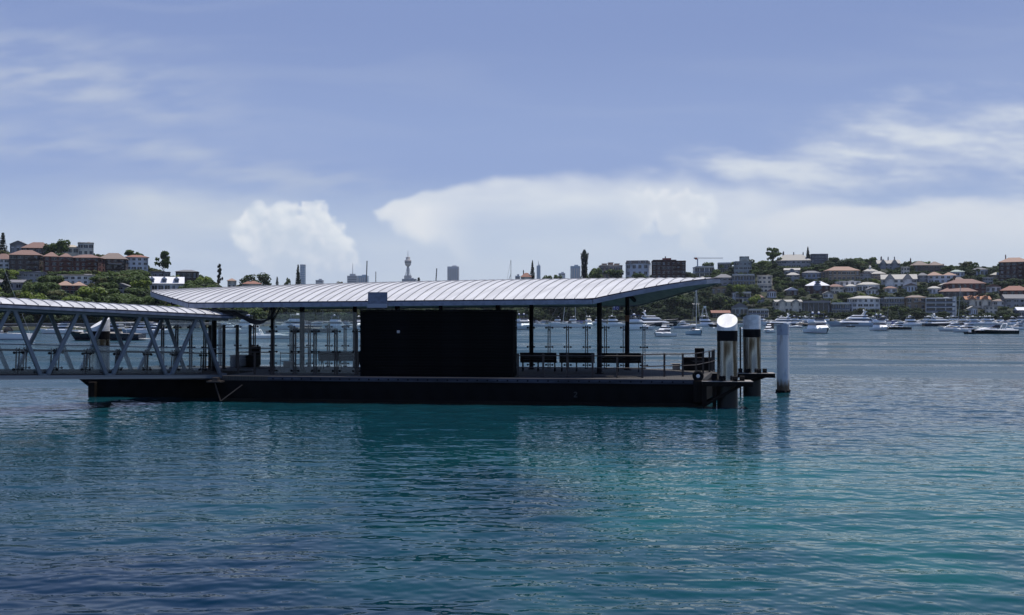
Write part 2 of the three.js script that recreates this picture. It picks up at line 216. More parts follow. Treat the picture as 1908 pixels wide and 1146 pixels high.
["boathouse", 384.5, 745.0, 4.4, 10.8, 6.0, "gable", 2.4, "slateblue", "whitemetal", 1, 2, 0.7, "", "dark boathouse with white roof at the right edge of the shore"],
["house", 182.5, 855.0, 34.9, 6.9, 4.1, "hip", 1.8, "white", "greyroof", 1, 2, 0.8, "small", "small pale house half hidden among the trees of the right hillside"],
["house", 209.3, 819.0, 25.6, 9.7, 6.2, "flat", 0.4, "cream", "palecream", 2, 3, 0.8, "small", "small pale house half hidden among the trees of the right hillside"],
["house", 209.6, 800.0, 20.4, 6.9, 5.6, "gable", 2.2, "paleblue", "terra", 1, 4, 0.8, "small", "small pale house half hidden among the trees of the right hillside"],
["house", 243.0, 857.0, 36.3, 10.6, 5.5, "hip", 2.3, "grey", "palecream", 2, 2, 0.8, "small", "small pale house half hidden among the trees of the right hillside"],
["house", 221.1, 771.0, 11.9, 7.1, 4.6, "hip", 1.7, "white", "greybrown", 1, 3, 0.8, "small", "small pale house half hidden among the trees of the right hillside"],
["house", 272.8, 871.0, 39.7, 11.3, 4.7, "flat", 0.5, "tan", "greyroof", 2, 4, 0.8, "small", "small pale house half hidden among the trees of the right hillside"],
["house", 254.9, 800.0, 20.4, 7.8, 3.9, "gable", 2.2, "white", "palecream", 1, 2, 0.8, "small", "small pale house half hidden among the trees of the right hillside"],
["house", 265.6, 813.0, 24.2, 11.0, 6.1, "hip", 2.2, "cream", "terra", 2, 3, 0.8, "small", "small pale house half hidden among the trees of the right hillside"],
["house", 279.2, 817.0, 25.1, 8.4, 5.7, "hip", 1.8, "paleblue", "palecream", 1, 4, 0.8, "small", "small pale house half hidden among the trees of the right hillside"],
["house", 305.8, 862.0, 37.5, 12.1, 5.6, "flat", 0.5, "grey", "greybrown", 2, 2, 0.8, "small", "small pale house half hidden among the trees of the right hillside"],
["house", 294.3, 810.0, 23.2, 8.7, 4.8, "gable", 2.2, "white", "greyroof", 1, 3, 0.8, "small", "small pale house half hidden among the trees of the right hillside"],
["house", 320.6, 867.0, 38.6, 12.6, 4.7, "hip", 2.3, "tan", "palecream", 2, 4, 0.8, "small", "small pale house half hidden among the trees of the right hillside"],
["house", 311.8, 817.0, 25.1, 9.2, 4.0, "hip", 1.8, "white", "terra", 1, 2, 0.8, "small", "small pale house half hidden among the trees of the right hillside"],
["house", 353.5, 891.0, 43.4, 7.2, 6.7, "flat", 0.5, "cream", "palecream", 2, 3, 0.8, "small", "small pale house half hidden among the trees of the right hillside"],
["house", 329.4, 819.0, 25.6, 9.7, 5.7, "gable", 2.2, "paleblue", "greybrown", 1, 4, 0.8, "small", "small pale house half hidden among the trees of the right hillside"],
["house", 354.8, 857.0, 35.9, 7.4, 5.5, "hip", 2.3, "grey", "greyroof", 2, 2, 0.8, "small", "small pale house half hidden among the trees of the right hillside"],
["house", 347.1, 814.0, 24.2, 10.1, 4.8, "hip", 1.8, "white", "palecream", 1, 3, 0.8, "small", "small pale house half hidden among the trees of the right hillside"],
["house", 413.4, 961.0, 50.1, 8.8, 6.2, "flat", 0.5, "tan", "terra", 2, 4, 0.8, "small", "small pale house half hidden among the trees of the right hillside"],
["house", 363.3, 828.0, 28.1, 10.7, 4.0, "gable", 2.2, "white", "palecream", 1, 2, 0.8, "small", "small pale house half hidden among the trees of the right hillside"],
["house", 377.2, 837.0, 30.6, 8.1, 6.3, "hip", 2.3, "cream", "greybrown", 2, 3, 0.8, "small", "small pale house half hidden among the trees of the right hillside"],
["house", 419.8, 889.0, 41.9, 12.0, 6.2, "hip", 1.9, "paleblue", "greyroof", 1, 4, 0.8, "small", "small pale house half hidden among the trees of the right hillside"],
["house", 405.9, 848.0, 33.3, 8.7, 5.5, "flat", 0.5, "grey", "palecream", 2, 2, 0.8, "small", "small pale house half hidden among the trees of the right hillside"],
["house", 397.8, 819.0, 25.6, 11.5, 4.9, "gable", 2.2, "white", "terra", 1, 3, 0.8, "small", "small pale house half hidden among the trees of the right hillside"],
["house", 424.9, 868.0, 37.7, 9.4, 4.7, "hip", 2.3, "tan", "palecream", 2, 4, 0.8, "small", "small pale house half hidden among the trees of the right hillside"],
["house", 383.3, 778.0, 14.1, 11.3, 3.8, "hip", 1.7, "white", "greybrown", 1, 2, 0.8, "small", "small pale house half hidden among the trees of the right hillside"],
["house", 365.2, 756.0, 7.7, 8.6, 5.7, "flat", 0.4, "cream", "greyroof", 2, 3, 0.8, "small", "small pale house half hidden among the trees of the right hillside"],
["house", 349.0, 752.0, 6.4, 6.1, 5.3, "gable", 2.0, "paleblue", "palecream", 1, 4, 0.8, "small", "small pale house half hidden among the trees of the right hillside"],
["house", 195.1, 785.0, 15.8, 9.3, 5.1, "hip", 2.1, "grey", "terra", 2, 2, 0.8, "small", "small pale house half hidden among the trees of the right hillside"],
["house", 163.1, 850.0, 33.3, 7.3, 5.0, "hip", 1.8, "white", "palecream", 1, 3, 0.8, "small", "small pale house half hidden among the trees of the right hillside"],
["house", 148.5, 820.0, 25.7, 10.2, 4.4, "flat", 0.4, "tan", "greybrown", 2, 4, 0.8, "small", "small pale house half hidden among the trees of the right hillside"]
];
const BOATS=[
["sail2", -98.4, 190.3, 13, 180, "white", "white yacht with blue stripe cut by the left edge", ""],
["cruiser", -120.3, 265.0, 11, 180, "white", "white cruiser with dark boot stripe seen through the gangway truss", ""],
["cruiser", -75.7, 185.5, 13.6, 180, "navy", "dark navy motor boat partly hidden by the pile behind the gangway", ""],
["cruiser", -103.1, 274.8, 11, 176, "paleblue", "pale blue boat left of the glass screens behind the gangway", ""],
["sail", -196.7, 436.5, 9, 15, "blue", "small yacht with blue sail cover by the left sea wall", ""],
["cruiser", -94.6, 265.0, 10, 0, "white", "white cruiser just right of the gangway pile, near the screens", ""],
["cruiser", -77.9, 274.8, 11, 8, "white", "white cruiser behind the left rear glass screen", ""],
["speed", -48.5, 200.5, 8.5, 4, "white", "low white speedboat seen through the front glass screen", ""],
["fly", -110.9, 412.2, 12, 170, "white", "white flybridge boat far behind the hanging cables", ""],
["fly", -81.8, 371.0, 14, 176, "white", "white flybridge cruiser seen through the front glass left of post", ""],
["cruiser", -57.1, 285.4, 13, 180, "navy", "dark hulled cruiser with cream cabin behind the left bench", ""],
["fly", -72.0, 412.2, 11, 4, "white", "white boat far behind the left bench backrest", ""],
["fly", -76.3, 494.7, 10, -60, "white", "white boat in the gap left of the black cladding wall", ""],
["cruiser", -60.4, 371.0, 9, 10, "white", "small white cruiser next to the front glass end post", ""],
["fly", 4.2, 371.0, 14, -70, "white", "big white boat just right of the black cladding wall", ""],
["cruiser", 15.4, 530.0, 12, 180, "white", "white cruiser behind the right rear screen, leftmost there", "boats behind the right screen"],
["sail", 24.5, 463.8, 15, 176, "white", "white yacht with raked mast behind the right rear screen", ""],
["sail3", 32.3, 494.7, 14, 174, "white", "white yacht with navy sail cover behind the right rear screen", ""],
["fly", 40.9, 530.0, 10, -80, "white", "white boat seen bow on behind the right rear screen", ""],
["flag", 54.9, 530.0, 13, 0, "white", "white motor cruiser flying a blue ensign between shelter posts", ""],
["fly", 45.0, 353.3, 12, 4, "white", "white flybridge cruiser behind the right end of glass screen", ""],
["super", 76.6, 530.0, 26, 2, "navy", "long navy hulled motor yacht below the shelter roof tip", ""],
["cruiser", 34.3, 224.8, 7.6, -132, "white2", "white cabin cruiser with dark underside, nearest open water boat", ""],
["cruiser", 71.8, 412.2, 10, 0, "paleblue", "pale blue motor boat left of the single masted yacht", ""],
["sail4", 45.6, 247.3, 9.5, -82, "aqua", "small single masted yacht seen bow on left of steel piles", ""],
["sport", 104.0, 530.0, 13, 4, "white", "white sport fishing boat with tall tower left of the steel piles", ""],
["cruiser", 102.9, 494.7, 11, 180, "navy", "dark hulled boat right behind the near steel pile", ""],
["canopy", 73.7, 285.4, 7.5, -118, "white", "small white cruiser with dark canopy between the piles", ""],
["speed", 123.3, 436.5, 9, 0, "white", "low white runabout right of the slim white pile", ""],
["super", 153.2, 570.8, 22, 178, "white", "large white motor yacht behind the slim white pile", ""],
["fly", 155.3, 618.3, 15, 2, "white", "white motor yacht behind the canopied small cruiser", ""],
["cruiser", 154.9, 530.0, 13, 176, "navy", "dark navy cruiser left of the bow on flybridge boat", ""],
["fly", 84.6, 274.8, 13, -84, "white", "white flybridge cruiser seen bow on with twin domes", ""],
["super", 178.6, 522.5, 27, 178, "silver", "huge silver motor yacht with sweeping dark windows", ""],
["tender", 163.1, 478.7, 4, 0, "navy", "tiny dark tender beside the huge silver motor yacht", ""],
["fly", 124.9, 337.3, 10.5, -84, "white", "white flybridge cruiser seen bow on with blue hull shade", ""],
["cruiser", 143.4, 371.0, 10, 178, "blackhull", "white topped cruiser with dark hull left of the raked mast", ""],
["sail", 175.2, 463.8, 13, 150, "white", "yacht with tall raked mast on the right side of bay", ""],
["fly", 221.3, 549.6, 12, 5, "white", "white cruiser below the tan waterfront house", ""],
["super", 229.4, 530.0, 21, 2, "navy", "navy hulled motor yacht below the white gridded house", ""],
["cruiser", 142.6, 322.6, 9, 172, "white", "white cruiser left of the large black motor boat", ""],
["cruiser", 135.4, 296.8, 9, -176, "white", "white cruiser touching the bow of the black motor boat", ""],
["sail", 196.0, 436.5, 13, 100, "white", "dark masted yacht behind the small white cruisers", ""],
["speedbig", 127.9, 265.0, 12.5, 178, "blackhull", "large sleek black motor boat with white deck at right", ""],
["tender", 119.6, 260.4, 3, 178, "navy", "grey inflatable dinghy at the bow of the black motor boat", ""],
["cruiser", 188.4, 371.0, 8, 178, "white", "white cruiser at the far right edge of the bay", ""],
["cruiser", 158.4, 670.8, 11, 4, "white", "white motor cruiser packed in the far marina row below the houses", "marina row below the right hillside"],
["cruiser", 173.8, 710.3, 14, 173, "white", "white motor cruiser packed in the far marina row below the houses", "marina row below the right hillside"],
["cruiser", 179.7, 686.1, 13, 5, "white", "white motor cruiser packed in the far marina row below the houses", "marina row below the right hillside"],
["fly", 192.3, 702.0, 11, 172, "white", "white motor cruiser packed in the far marina row below the houses", "marina row below the right hillside"],
["fly", 203.7, 710.3, 12, 181, "white", "white motor cruiser packed in the far marina row below the houses", "marina row below the right hillside"],
["fly", 189.1, 635.4, 14, 0, "white", "white motor cruiser packed in the far marina row below the houses", "marina row below the right hillside"],
["fly", 224.7, 635.4, 9, 185, "white", "white motor cruiser packed in the far marina row below the houses", "marina row below the right hillside"],
["cruiser", 237.3, 649.1, 14, -8, "white", "white motor cruiser packed in the far marina row below the houses", "marina row below the right hillside"],
["fly", 254.5, 678.3, 13, 3, "white", "white motor cruiser packed in the far marina row below the houses", "marina row below the right hillside"],
["fly", 288.6, 727.5, 10, 181, "white", "white motor cruiser packed in the far marina row below the houses", "marina row below the right hillside"],
["cruiser", 262.4, 642.2, 15, 185, "white", "white motor cruiser packed in the far marina row below the houses", "marina row below the right hillside"],
["fly", 285.5, 686.1, 15, 186, "white", "white motor cruiser packed in the far marina row below the houses", "marina row below the right hillside"],
["fly", 309.0, 727.5, 11, 175, "white", "white motor cruiser packed in the far marina row below the houses", "marina row below the right hillside"],
["fly", 289.4, 642.2, 13, 176, "white", "white motor cruiser packed in the far marina row below the houses", "marina row below the right hillside"],
["fly", 311.6, 678.3, 9, 2, "white", "white motor cruiser packed in the far marina row below the houses", "marina row below the right hillside"],
["fly", 296.0, 635.4, 13, -2, "white", "white motor cruiser packed in the far marina row below the houses", "marina row below the right hillside"],
["fly", 324.0, 686.1, 10, -6, "white", "white motor cruiser packed in the far marina row below the houses", "marina row below the right hillside"],
["fly", 307.4, 642.2, 14, 7, "white", "white motor cruiser packed in the far marina row below the houses", "marina row below the right hillside"],
["cruiser", 333.6, 686.1, 14, 188, "white", "white motor cruiser packed in the far marina row below the houses", "marina row below the right hillside"],
["cruiser", 316.4, 642.2, 11, 184, "white", "white motor cruiser packed in the far marina row below the houses", "marina row below the right hillside"],
["cruiser", 346.4, 694.0, 15, 180, "white", "white motor cruiser packed in the far marina row below the houses", "marina row below the right hillside"],
["cruiser", 359.5, 702.0, 9, 172, "white", "white motor cruiser packed in the far marina row below the houses", "marina row below the right hillside"],
["cruiser", 154.4, 642.2, 9, 187, "white", "white motor cruiser packed in the far marina row below the houses", "marina row below the right hillside"],
["cruiser", 164.5, 649.1, 10, 179, "white", "white motor cruiser packed in the far marina row below the houses", "marina row below the right hillside"],
["fly", 173.6, 649.1, 14, 176, "white", "white motor cruiser packed in the far marina row below the houses", "marina row below the right hillside"],
["fly", 183.9, 656.2, 15, 185, "white", "white motor cruiser packed in the far marina row below the houses", "marina row below the right hillside"],
["fly", 194.6, 663.4, 9, 177, "white", "white motor cruiser packed in the far marina row below the houses", "marina row below the right hillside"],
["fly", 208.6, 686.1, 11, -4, "white", "white motor cruiser packed in the far marina row below the houses", "marina row below the right hillside"],
["fly", 210.1, 670.8, 12, 176, "white", "white motor cruiser packed in the far marina row below the houses", "marina row below the right hillside"],
["cruiser", 237.6, 727.5, 11, -1, "white", "white motor cruiser packed in the far marina row below the houses", "marina row below the right hillside"],
["fly", 247.1, 686.1, 13, 181, "white", "white motor cruiser packed in the far marina row below the houses", "marina row below the right hillside"],
["fly", 263.4, 710.3, 15, 180, "white", "white motor cruiser packed in the far marina row below the houses", "marina row below the right hillside"],
["cruiser", 278.4, 727.5, 13, 184, "white", "white motor cruiser packed in the far marina row below the houses", "marina row below the right hillside"],
["cruiser", 259.6, 663.4, 9, -7, "white", "white motor cruiser packed in the far marina row below the houses", "marina row below the right hillside"],
["cruiser", 271.2, 670.8, 10, 2, "white", "white motor cruiser packed in the far marina row below the houses", "marina row below the right hillside"],
["cruiser", 293.3, 710.3, 13, 188, "white", "white motor cruiser packed in the far marina row below the houses", "marina row below the right hillside"],
["fly", 275.9, 656.2, 13, -8, "white", "white motor cruiser packed in the far marina row below the houses", "marina row below the right hillside"],
["cruiser", 295.1, 686.1, 12, 3, "white", "white motor cruiser packed in the far marina row below the houses", "marina row below the right hillside"],
["fly", 316.2, 718.8, 11, -3, "white", "white motor cruiser packed in the far marina row below the houses", "marina row below the right hillside"],
["fly", 299.4, 670.8, 15, -7, "white", "white motor cruiser packed in the far marina row below the houses", "marina row below the right hillside"],
["fly", 323.2, 710.3, 11, 179, "white", "white motor cruiser packed in the far marina row below the houses", "marina row below the right hillside"],
["cruiser", 333.1, 710.3, 15, -4, "white", "white motor cruiser packed in the far marina row below the houses", "marina row below the right hillside"],
["fly", 312.7, 656.2, 15, 177, "white", "white motor cruiser packed in the far marina row below the houses", "marina row below the right hillside"],
["fly", 324.7, 663.4, 9, 186, "white", "white motor cruiser packed in the far marina row below the houses", "marina row below the right hillside"],
["fly", 331.1, 656.2, 9, 8, "white", "white motor cruiser packed in the far marina row below the houses", "marina row below the right hillside"],
["fly", 370.2, 727.5, 14, 174, "white", "white motor cruiser packed in the far marina row below the houses", "marina row below the right hillside"],
["cruiser", 14.9, 765.6, 9, 2, "white", "white boat in the far row below the dark trees behind the right screen", "far row behind the right screen"],
["cruiser", 18.7, 724.2, 9, -2, "white", "white boat in the far row below the dark trees behind the right screen", "far row behind the right screen"],
["fly", 26.7, 751.2, 9, -8, "white", "white boat in the far row below the dark trees behind the right screen", "far row behind the right screen"],
["fly", 30.9, 699.0, 11, 178, "white", "white boat in the far row below the dark trees behind the right screen", "far row behind the right screen"],
["cruiser", 37.3, 751.2, 13, 186, "white", "white boat in the far row below the dark trees behind the right screen", "far row behind the right screen"],
["fly", 41.1, 693.0, 13, 180, "white", "white boat in the far row below the dark trees behind the right screen", "far row behind the right screen"],
["cruiser", 53.1, 751.2, 10, 173, "white", "white boat in the far row below the dark trees behind the right screen", "far row behind the right screen"],
["fly", 60.1, 705.1, 13, 181, "white", "white boat in the far row below the dark trees behind the right screen", "far row behind the right screen"],
["fly", 69.2, 737.5, 9, 7, "white", "white boat in the far row below the dark trees behind the right screen", "far row behind the right screen"],
["cruiser", 79.4, 751.2, 11, 174, "white", "white boat in the far row below the dark trees behind the right screen", "far row behind the right screen"],
["cruiser", 84.7, 744.3, 14, 186, "white", "white boat in the far row below the dark trees behind the right screen", "far row behind the right screen"],
["fly", 89.8, 737.5, 11, 181, "white", "white boat in the far row below the dark trees behind the right screen", "far row behind the right screen"],
["cruiser", 94.6, 699.0, 10, 184, "white", "white boat in the far row below the dark trees behind the right screen", "far row behind the right screen"],
["cruiser", 122.2, 765.6, 13, 186, "white", "white boat in the far row below the dark trees behind the right screen", "far row behind the right screen"],
["cruiser", 119.1, 699.0, 11, 185, "white", "white boat in the far row below the dark trees behind the right screen", "far row behind the right screen"],
["fly", 142.0, 744.3, 9, -2, "white", "white boat in the far row below the dark trees behind the right screen", "far row behind the right screen"],
["cruiser", -166.8, 574.2, 8, 181, "white", "small boat in the far row beyond the left glass screens", "far row beyond the left screens"],
["cruiser", -159.3, 610.5, 8, 174, "white", "small boat in the far row beyond the left glass screens", "far row beyond the left screens"],
["cruiser", -145.7, 595.4, 8, 181, "white", "small boat in the far row beyond the left glass screens", "far row beyond the left screens"],
["cruiser", -132.8, 581.1, 8, 188, "white", "small boat in the far row beyond the left glass screens", "far row beyond the left screens"],
["cruiser", -124.9, 595.4, 8, 182, "white", "small boat in the far row beyond the left glass screens", "far row beyond the left screens"],
["sail", -116.5, 610.5, 8, -4, "white", "small boat in the far row beyond the left glass screens", "far row beyond the left screens"],
["cruiser", -94.9, 560.8, 8, 174, "white", "small boat in the far row beyond the left glass screens", "far row beyond the left screens"]
];
const TREES=[
["pine", -309.8, 605.0, 40.0, 16.5, 8.5, "dark pine cut by the left edge above the white house"],
["tree", -272.3, 601.3, 38.5, 14.8, 13.6, "dark gum tree beside the cream hilltop flats"],
["tree", -279.9, 602.3, 38.8, 12.2, 8.4, "small dark tree between the hip roof and the gum tree"],
["umbrella", -215.9, 565.6, 30.0, 15.8, 16.5, "wide umbrella shaped tree behind the white four storey flats"],
["sparse", -197.2, 561.9, 25.1, 17.3, 10.9, "tall sparse gum tree on the left ridge"],
["bunya", -180.1, 612.0, 16.8, 21.2, 6.6, "dark bunya pine on the left ridge skyline"],
["round", -172.5, 666.6, 16.0, 21.5, 25.2, "big round dark green fig tree on the left skyline"],
["pine", -174.6, 739.6, 16.0, 19.5, 5.6, "small dark pine right of the round fig tree"],
["umbrella", -172.0, 763.1, 16.0, 20.9, 6.6, "small flat topped pine left of the glass tower"],
["norfolk", -165.5, 769.3, 16.0, 29.0, 8.3, "tall narrow pine in front of the round glass tower"],
["tree", -141.7, 816.6, 16.0, 20.5, 9.7, "rusty green tree on the low middle skyline"],
["pine", -81.4, 868.1, 17.1, 23.4, 10.3, "dark layered pine right of the observation tower"],
["norfolk", 18.8, 916.1, 23.0, 33.8, 8.9, "norfolk pine behind the terracotta roof with chimney"],
["tree", 33.8, 922.6, 24.6, 21.7, 14.9, "dark tree right of the norfolk pine on the middle skyline"],
["tree", 42.9, 925.6, 25.3, 21.6, 11.0, "green tree left of the blue glass block"],
["norfolk2", 67.4, 926.7, 27.2, 40.7, 12.0, "tallest dark column pine on the middle skyline"],
["tree", 77.0, 927.8, 29.6, 24.4, 18.0, "dark tree right against the tallest column pine"],
["tree", 95.8, 930.0, 34.7, 17.0, 22.1, "green tree in front of the pinkish terrace flats"],
["tree", 110.0, 865.0, 31.6, 12.5, 16.8, "tree in front of the white mansard house"],
["tree", 184.3, 934.0, 43.4, 15.0, 17.1, "tree behind the white modern house near the crane"],
["sparse", 245.4, 933.0, 51.4, 19.5, 15.1, "tall umbrella crowned tree left of the hilltop mansion"],
["umbrella", 244.4, 933.0, 51.3, 19.6, 17.1, "broad dark tree beside the hilltop mansion"],
["norfolk", 277.9, 934.0, 51.4, 19.6, 7.6, "dark pine between the mansion and the slate block"],
["round", 298.6, 892.0, 44.5, 16.3, 22.1, "broad dark tree right of the slate grey block"],
["umbrella", 328.1, 911.0, 47.8, 14.6, 13.8, "flat crowned gum tree on the right ridge"],
["palm", 403.3, 871.0, 38.9, 14.4, 4.2, "left of two slim palms on the right ridge"],
["palm", 406.2, 871.0, 38.8, 15.9, 5.2, "right and taller of two slim palms on the right ridge"],
["palm", 408.0, 871.0, 38.8, 9.8, 3.8, "short palm at the foot of the two slim palms"],
["round", 401.2, 885.0, 41.7, 10.0, 12.4, "dense dark round tree left of the slim palms"],
["palm", 395.6, 895.0, 43.6, 9.6, 3.9, "small palm left of the dense round tree on the ridge"],
["norfolk", -204.7, 403.1, 8.2, 15.1, 7.4, "dark spreading norfolk pine below the brick flats at left edge"],
["palm", 198.6, 942.0, 45.5, 10.3, 4.1, "single palm under the crane jib"],
["tree", 179.4, 785.0, 16.1, 16.3, 11.0, "bright green tree between grey houses right of the roof tip"],
["lime", 186.5, 767.0, 10.9, 12.1, 12.4, "yellow green tree above the white boathouse"]
];
// ================= the bay
const bearing = (X, d) => 954 + (1855 * X) / d;
const shoreAt = (b) => { if (b <= SHORE[0][0]) return SHORE[0].slice(1); for (let i = 1; i < SHORE.length; i++) if (b <= SHORE[i][0]) { const p = SHORE[i - 1], q = SHORE[i]; let t = (b - p[0]) / (q[0] - p[0]); t = t * t * (3 - 2 * t); return [1, 2, 3].map((k) => p[k] + (q[k] - p[k]) * t); } return SHORE[SHORE.length - 1].slice(1); };
function ground(X, d) { const [S, s, c] = shoreAt(bearing(X, d)), x = s * (d - S); return x <= 0 ? Math.max(-3, (d - S) * 0.3) + 1.6 : 1.6 + Math.pow(Math.pow(x, -5) + Math.pow(c, -5), -0.2); }
{
  // water sheet: real waves near the viewer, cells growing with distance
  const axis = (fine, step, grow, far, mid = fine, slow = grow) => { const a = [0]; let x = 0, s = step; while (x < far) { if (x > mid) s *= grow; else if (x > fine) s *= slow; x += s; a.push(x); } return a; };
  const xa = axis(22, 0.12, 1.06, 2600, 60, 1.02), xs = [...xa.slice(1).reverse().map((v) => -v), ...xa], za = axis(50, 0.095, 1.05, 2600, 320, 1.012), zs = [-60, -30, -15, -8, -4, -2, -1, ...za];
  const nx = xs.length, nz = zs.length, waves = [];
  for (let i = 0; i < 46; i++) { const L = 0.3 * Math.pow(11, rnd()), a = (-10 + (rnd() + rnd() + rnd() - 1.5) * 46) * Math.PI / 180; waves.push([Math.sin(a) * 6.2832 / L, Math.cos(a) * 6.2832 / L, rnd() * 6.2832, L * (0.0019 + 0.0008 * (L < 0.8 ? 1 : 0)), L]); }
  const P = new Float32Array(nx * nz * 3), UV = new Float32Array(nx * nz * 2), U1 = new Float32Array(nx * nz * 2), U2 = new Float32Array(nx * nz * 2), cx = xs.map((x, i) => Math.max(xs[Math.min(i + 1, nx - 1)] - x, i ? x - xs[i - 1] : 0)), cz = zs.map((z, i) => Math.max(zs[Math.min(i + 1, nz - 1)] - z, i ? z - zs[i - 1] : 0));
  for (let j = 0; j < nz; j++) for (let i = 0; i < nx; i++) {
    const x = xs[i], z = -zs[j], cell = Math.max(cx[i], cz[j]), o = j * nx + i; let y = 0;
    if (cell < 9) { const gust = 0.5 + 0.95 * fbm(x * 0.06 + 4, z * 0.11 + 7, 3); for (const [kx, kz, ph, am, L] of waves) { const w = ss(2.5, 1.5, Math.abs(kx) * cx[i] + Math.abs(kz) * cz[j]); if (w > 0) y += w * am * Math.sin(kx * x + kz * z + ph); } y *= gust; }
    P[o * 3] = x; P[o * 3 + 1] = y; P[o * 3 + 2] = z; UV[o * 2] = clamp((x + 70) / 140, 0.002, 0.998); UV[o * 2 + 1] = clamp(zs[j] / 140, 0.002, 0.998); U1[o * 2] = x / 12; U1[o * 2 + 1] = z / 12; U2[o * 2] = clamp((x + 450) / 900, 0.001, 0.999); U2[o * 2 + 1] = clamp(zs[j] / 900, 0.001, 0.999);
  }
  const idx = new Uint32Array((nx - 1) * (nz - 1) * 6); let q = 0;
  for (let j = 0; j < nz - 1; j++) for (let i = 0; i < nx - 1; i++) { const a = j * nx + i, b = a + 1, c = a + nx, d = c + 1; idx[q++] = a; idx[q++] = b; idx[q++] = d; idx[q++] = a; idx[q++] = d; idx[q++] = c; }
  const g = new THREE.BufferGeometry(); g.setAttribute('position', new THREE.BufferAttribute(P, 3)); g.setAttribute('uv', new THREE.BufferAttribute(UV, 2)); g.setAttribute('uv1', new THREE.BufferAttribute(U1, 2)); g.setAttribute('uv2', new THREE.BufferAttribute(U2, 2)); g.setIndex(new THREE.BufferAttribute(idx, 1)); g.computeVertexNormals();
  // water colour: pale sand and dark weed beds under the shallow water in front of the wharf
  const n = 512, col = new Uint8Array(n * n * 4), s8 = (v) => Math.round(255 * (v <= 0.0031308 ? v * 12.92 : 1.055 * Math.pow(v, 1 / 2.4) - 0.055));
  for (let j = 0; j < n; j++) for (let i = 0; i < n; i++) {
    const X = (i / n) * 140 - 70, D = (j / n) * 140, w = fbm(X / 9 + 3, D / 11 + 2, 4) - 0.5, w2 = fbm(X / 3.2 + 13, D / 5 + 2, 4) - 0.5;
    const sand = ss(-6, 6, X + w * 18 + w2 * 7) * ss(18, 7, X + w * 18 + w2 * 7 - (D - 14) * 0.3) * ss(40, 24, D + w * 26 + w2 * 9), deep = ss(9, -5, D + 0.72 * X - 14 + w * 22 + w2 * 9);
    const o = (j * n + i) * 4, c = [0.0045, 0.036, 0.050].map((v, k) => lerp(lerp(v, [0.009, 0.088, 0.086][k], sand * (0.72 + 0.55 * (w2 + 0.3))), [0.0012, 0.014, 0.032][k], deep));
    for (let k = 0; k < 3; k++) col[o + k] = s8(c[k]); col[o + 3] = 255;
  }
  const cm = new THREE.DataTexture(col, n, n); cm.colorSpace = THREE.SRGBColorSpace; cm.magFilter = THREE.LinearFilter; cm.minFilter = THREE.LinearFilter; cm.needsUpdate = true;
  // wind lanes: smooth water in the lee of the wharf, ruffled lanes drawn out across the open bay
  const rn = 1024, rd = new Uint8Array(rn * rn * 4); for (let j = 0; j < rn; j++) for (let i = 0; i < rn; i++) { const X = (i / rn) * 900 - 450, D = (j / rn) * 900, v = fbm(X / 17 + 5, D / 5 + 9, 6), b = fbm(X / 60 + 2, D / 26, 4) - 0.5, o = (j * rn + i) * 4; rd[o] = rd[o + 1] = rd[o + 2] = Math.round(255 * lerp(0.045, lerp(0.07, 0.42, ss(0.34, 0.62, v)), ss(56, 120, D + b * 120))); rd[o + 3] = 255; }
  const rm_ = new THREE.DataTexture(rd, rn, rn); rm_.magFilter = THREE.LinearFilter; rm_.minFilter = THREE.LinearFilter; rm_.channel = 2; rm_.needsUpdate = true;
  // fine ripples
  const m = 1024, hb = new Uint8Array(m * m * 4), rip = [];
  for (let i = 0; i < 70; i++) { const a = (-10 + (rnd() + rnd() - 1) * 70) * Math.PI / 180, f = 12 + 70 * Math.pow(rnd(), 1.3), kx = Math.round(Math.sin(a) * f), kz = Math.round(Math.cos(a) * f); rip.push([kx, kz, rnd() * 6.2832, 1 / Math.pow(Math.hypot(kx, kz), 1.05)]); }
  const hh = new Float32Array(m * m); let lo = 1e9, hi = -1e9;
  for (let j = 0; j < m; j++) for (let i = 0; i < m; i++) { let y = 0; for (const [kx, kz, ph, am] of rip) y += am * Math.sin(6.2832 * ((kx * i) / m + (kz * j) / m) + ph); hh[j * m + i] = y; lo = Math.min(lo, y); hi = Math.max(hi, y); }
  let sq = 0; for (let k = 0; k < m * m; k++) { const d = hh[(k + m) % (m * m)] - hh[k]; sq += d * d; }
  const gain = 0.05 / Math.sqrt(sq / (m * m));
  for (let j = 0; j < m; j++) for (let i = 0; i < m; i++) { const k = j * m + i, dx = (hh[j * m + ((i + 1) % m)] - hh[k]) * gain, dy = (hh[((j + 1) % m) * m + i] - hh[k]) * gain, l = 1 / Math.hypot(dx, dy, 1); hb[k * 4] = Math.round(127.5 * (1 - dx * l)); hb[k * 4 + 1] = Math.round(127.5 * (1 - dy * l)); hb[k * 4 + 2] = Math.round(127.5 * (1 + l)); hb[k * 4 + 3] = 255; }
  const bm = new THREE.DataTexture(hb, m, m); bm.wrapS = bm.wrapT = THREE.RepeatWrapping; bm.magFilter = THREE.LinearFilter; bm.minFilter = THREE.LinearFilter; bm.channel = 1; bm.needsUpdate = true;
  const water = mat([1, 1, 1], 1, 0, { map: cm, roughnessMap: rm_, ior: 1.33, specularIntensity: 0.7, normalMap: bm });
  const o = put('water', scene, g, water); tag(o, 'rippled blue green water of the bay', null, null, 'structure');
}
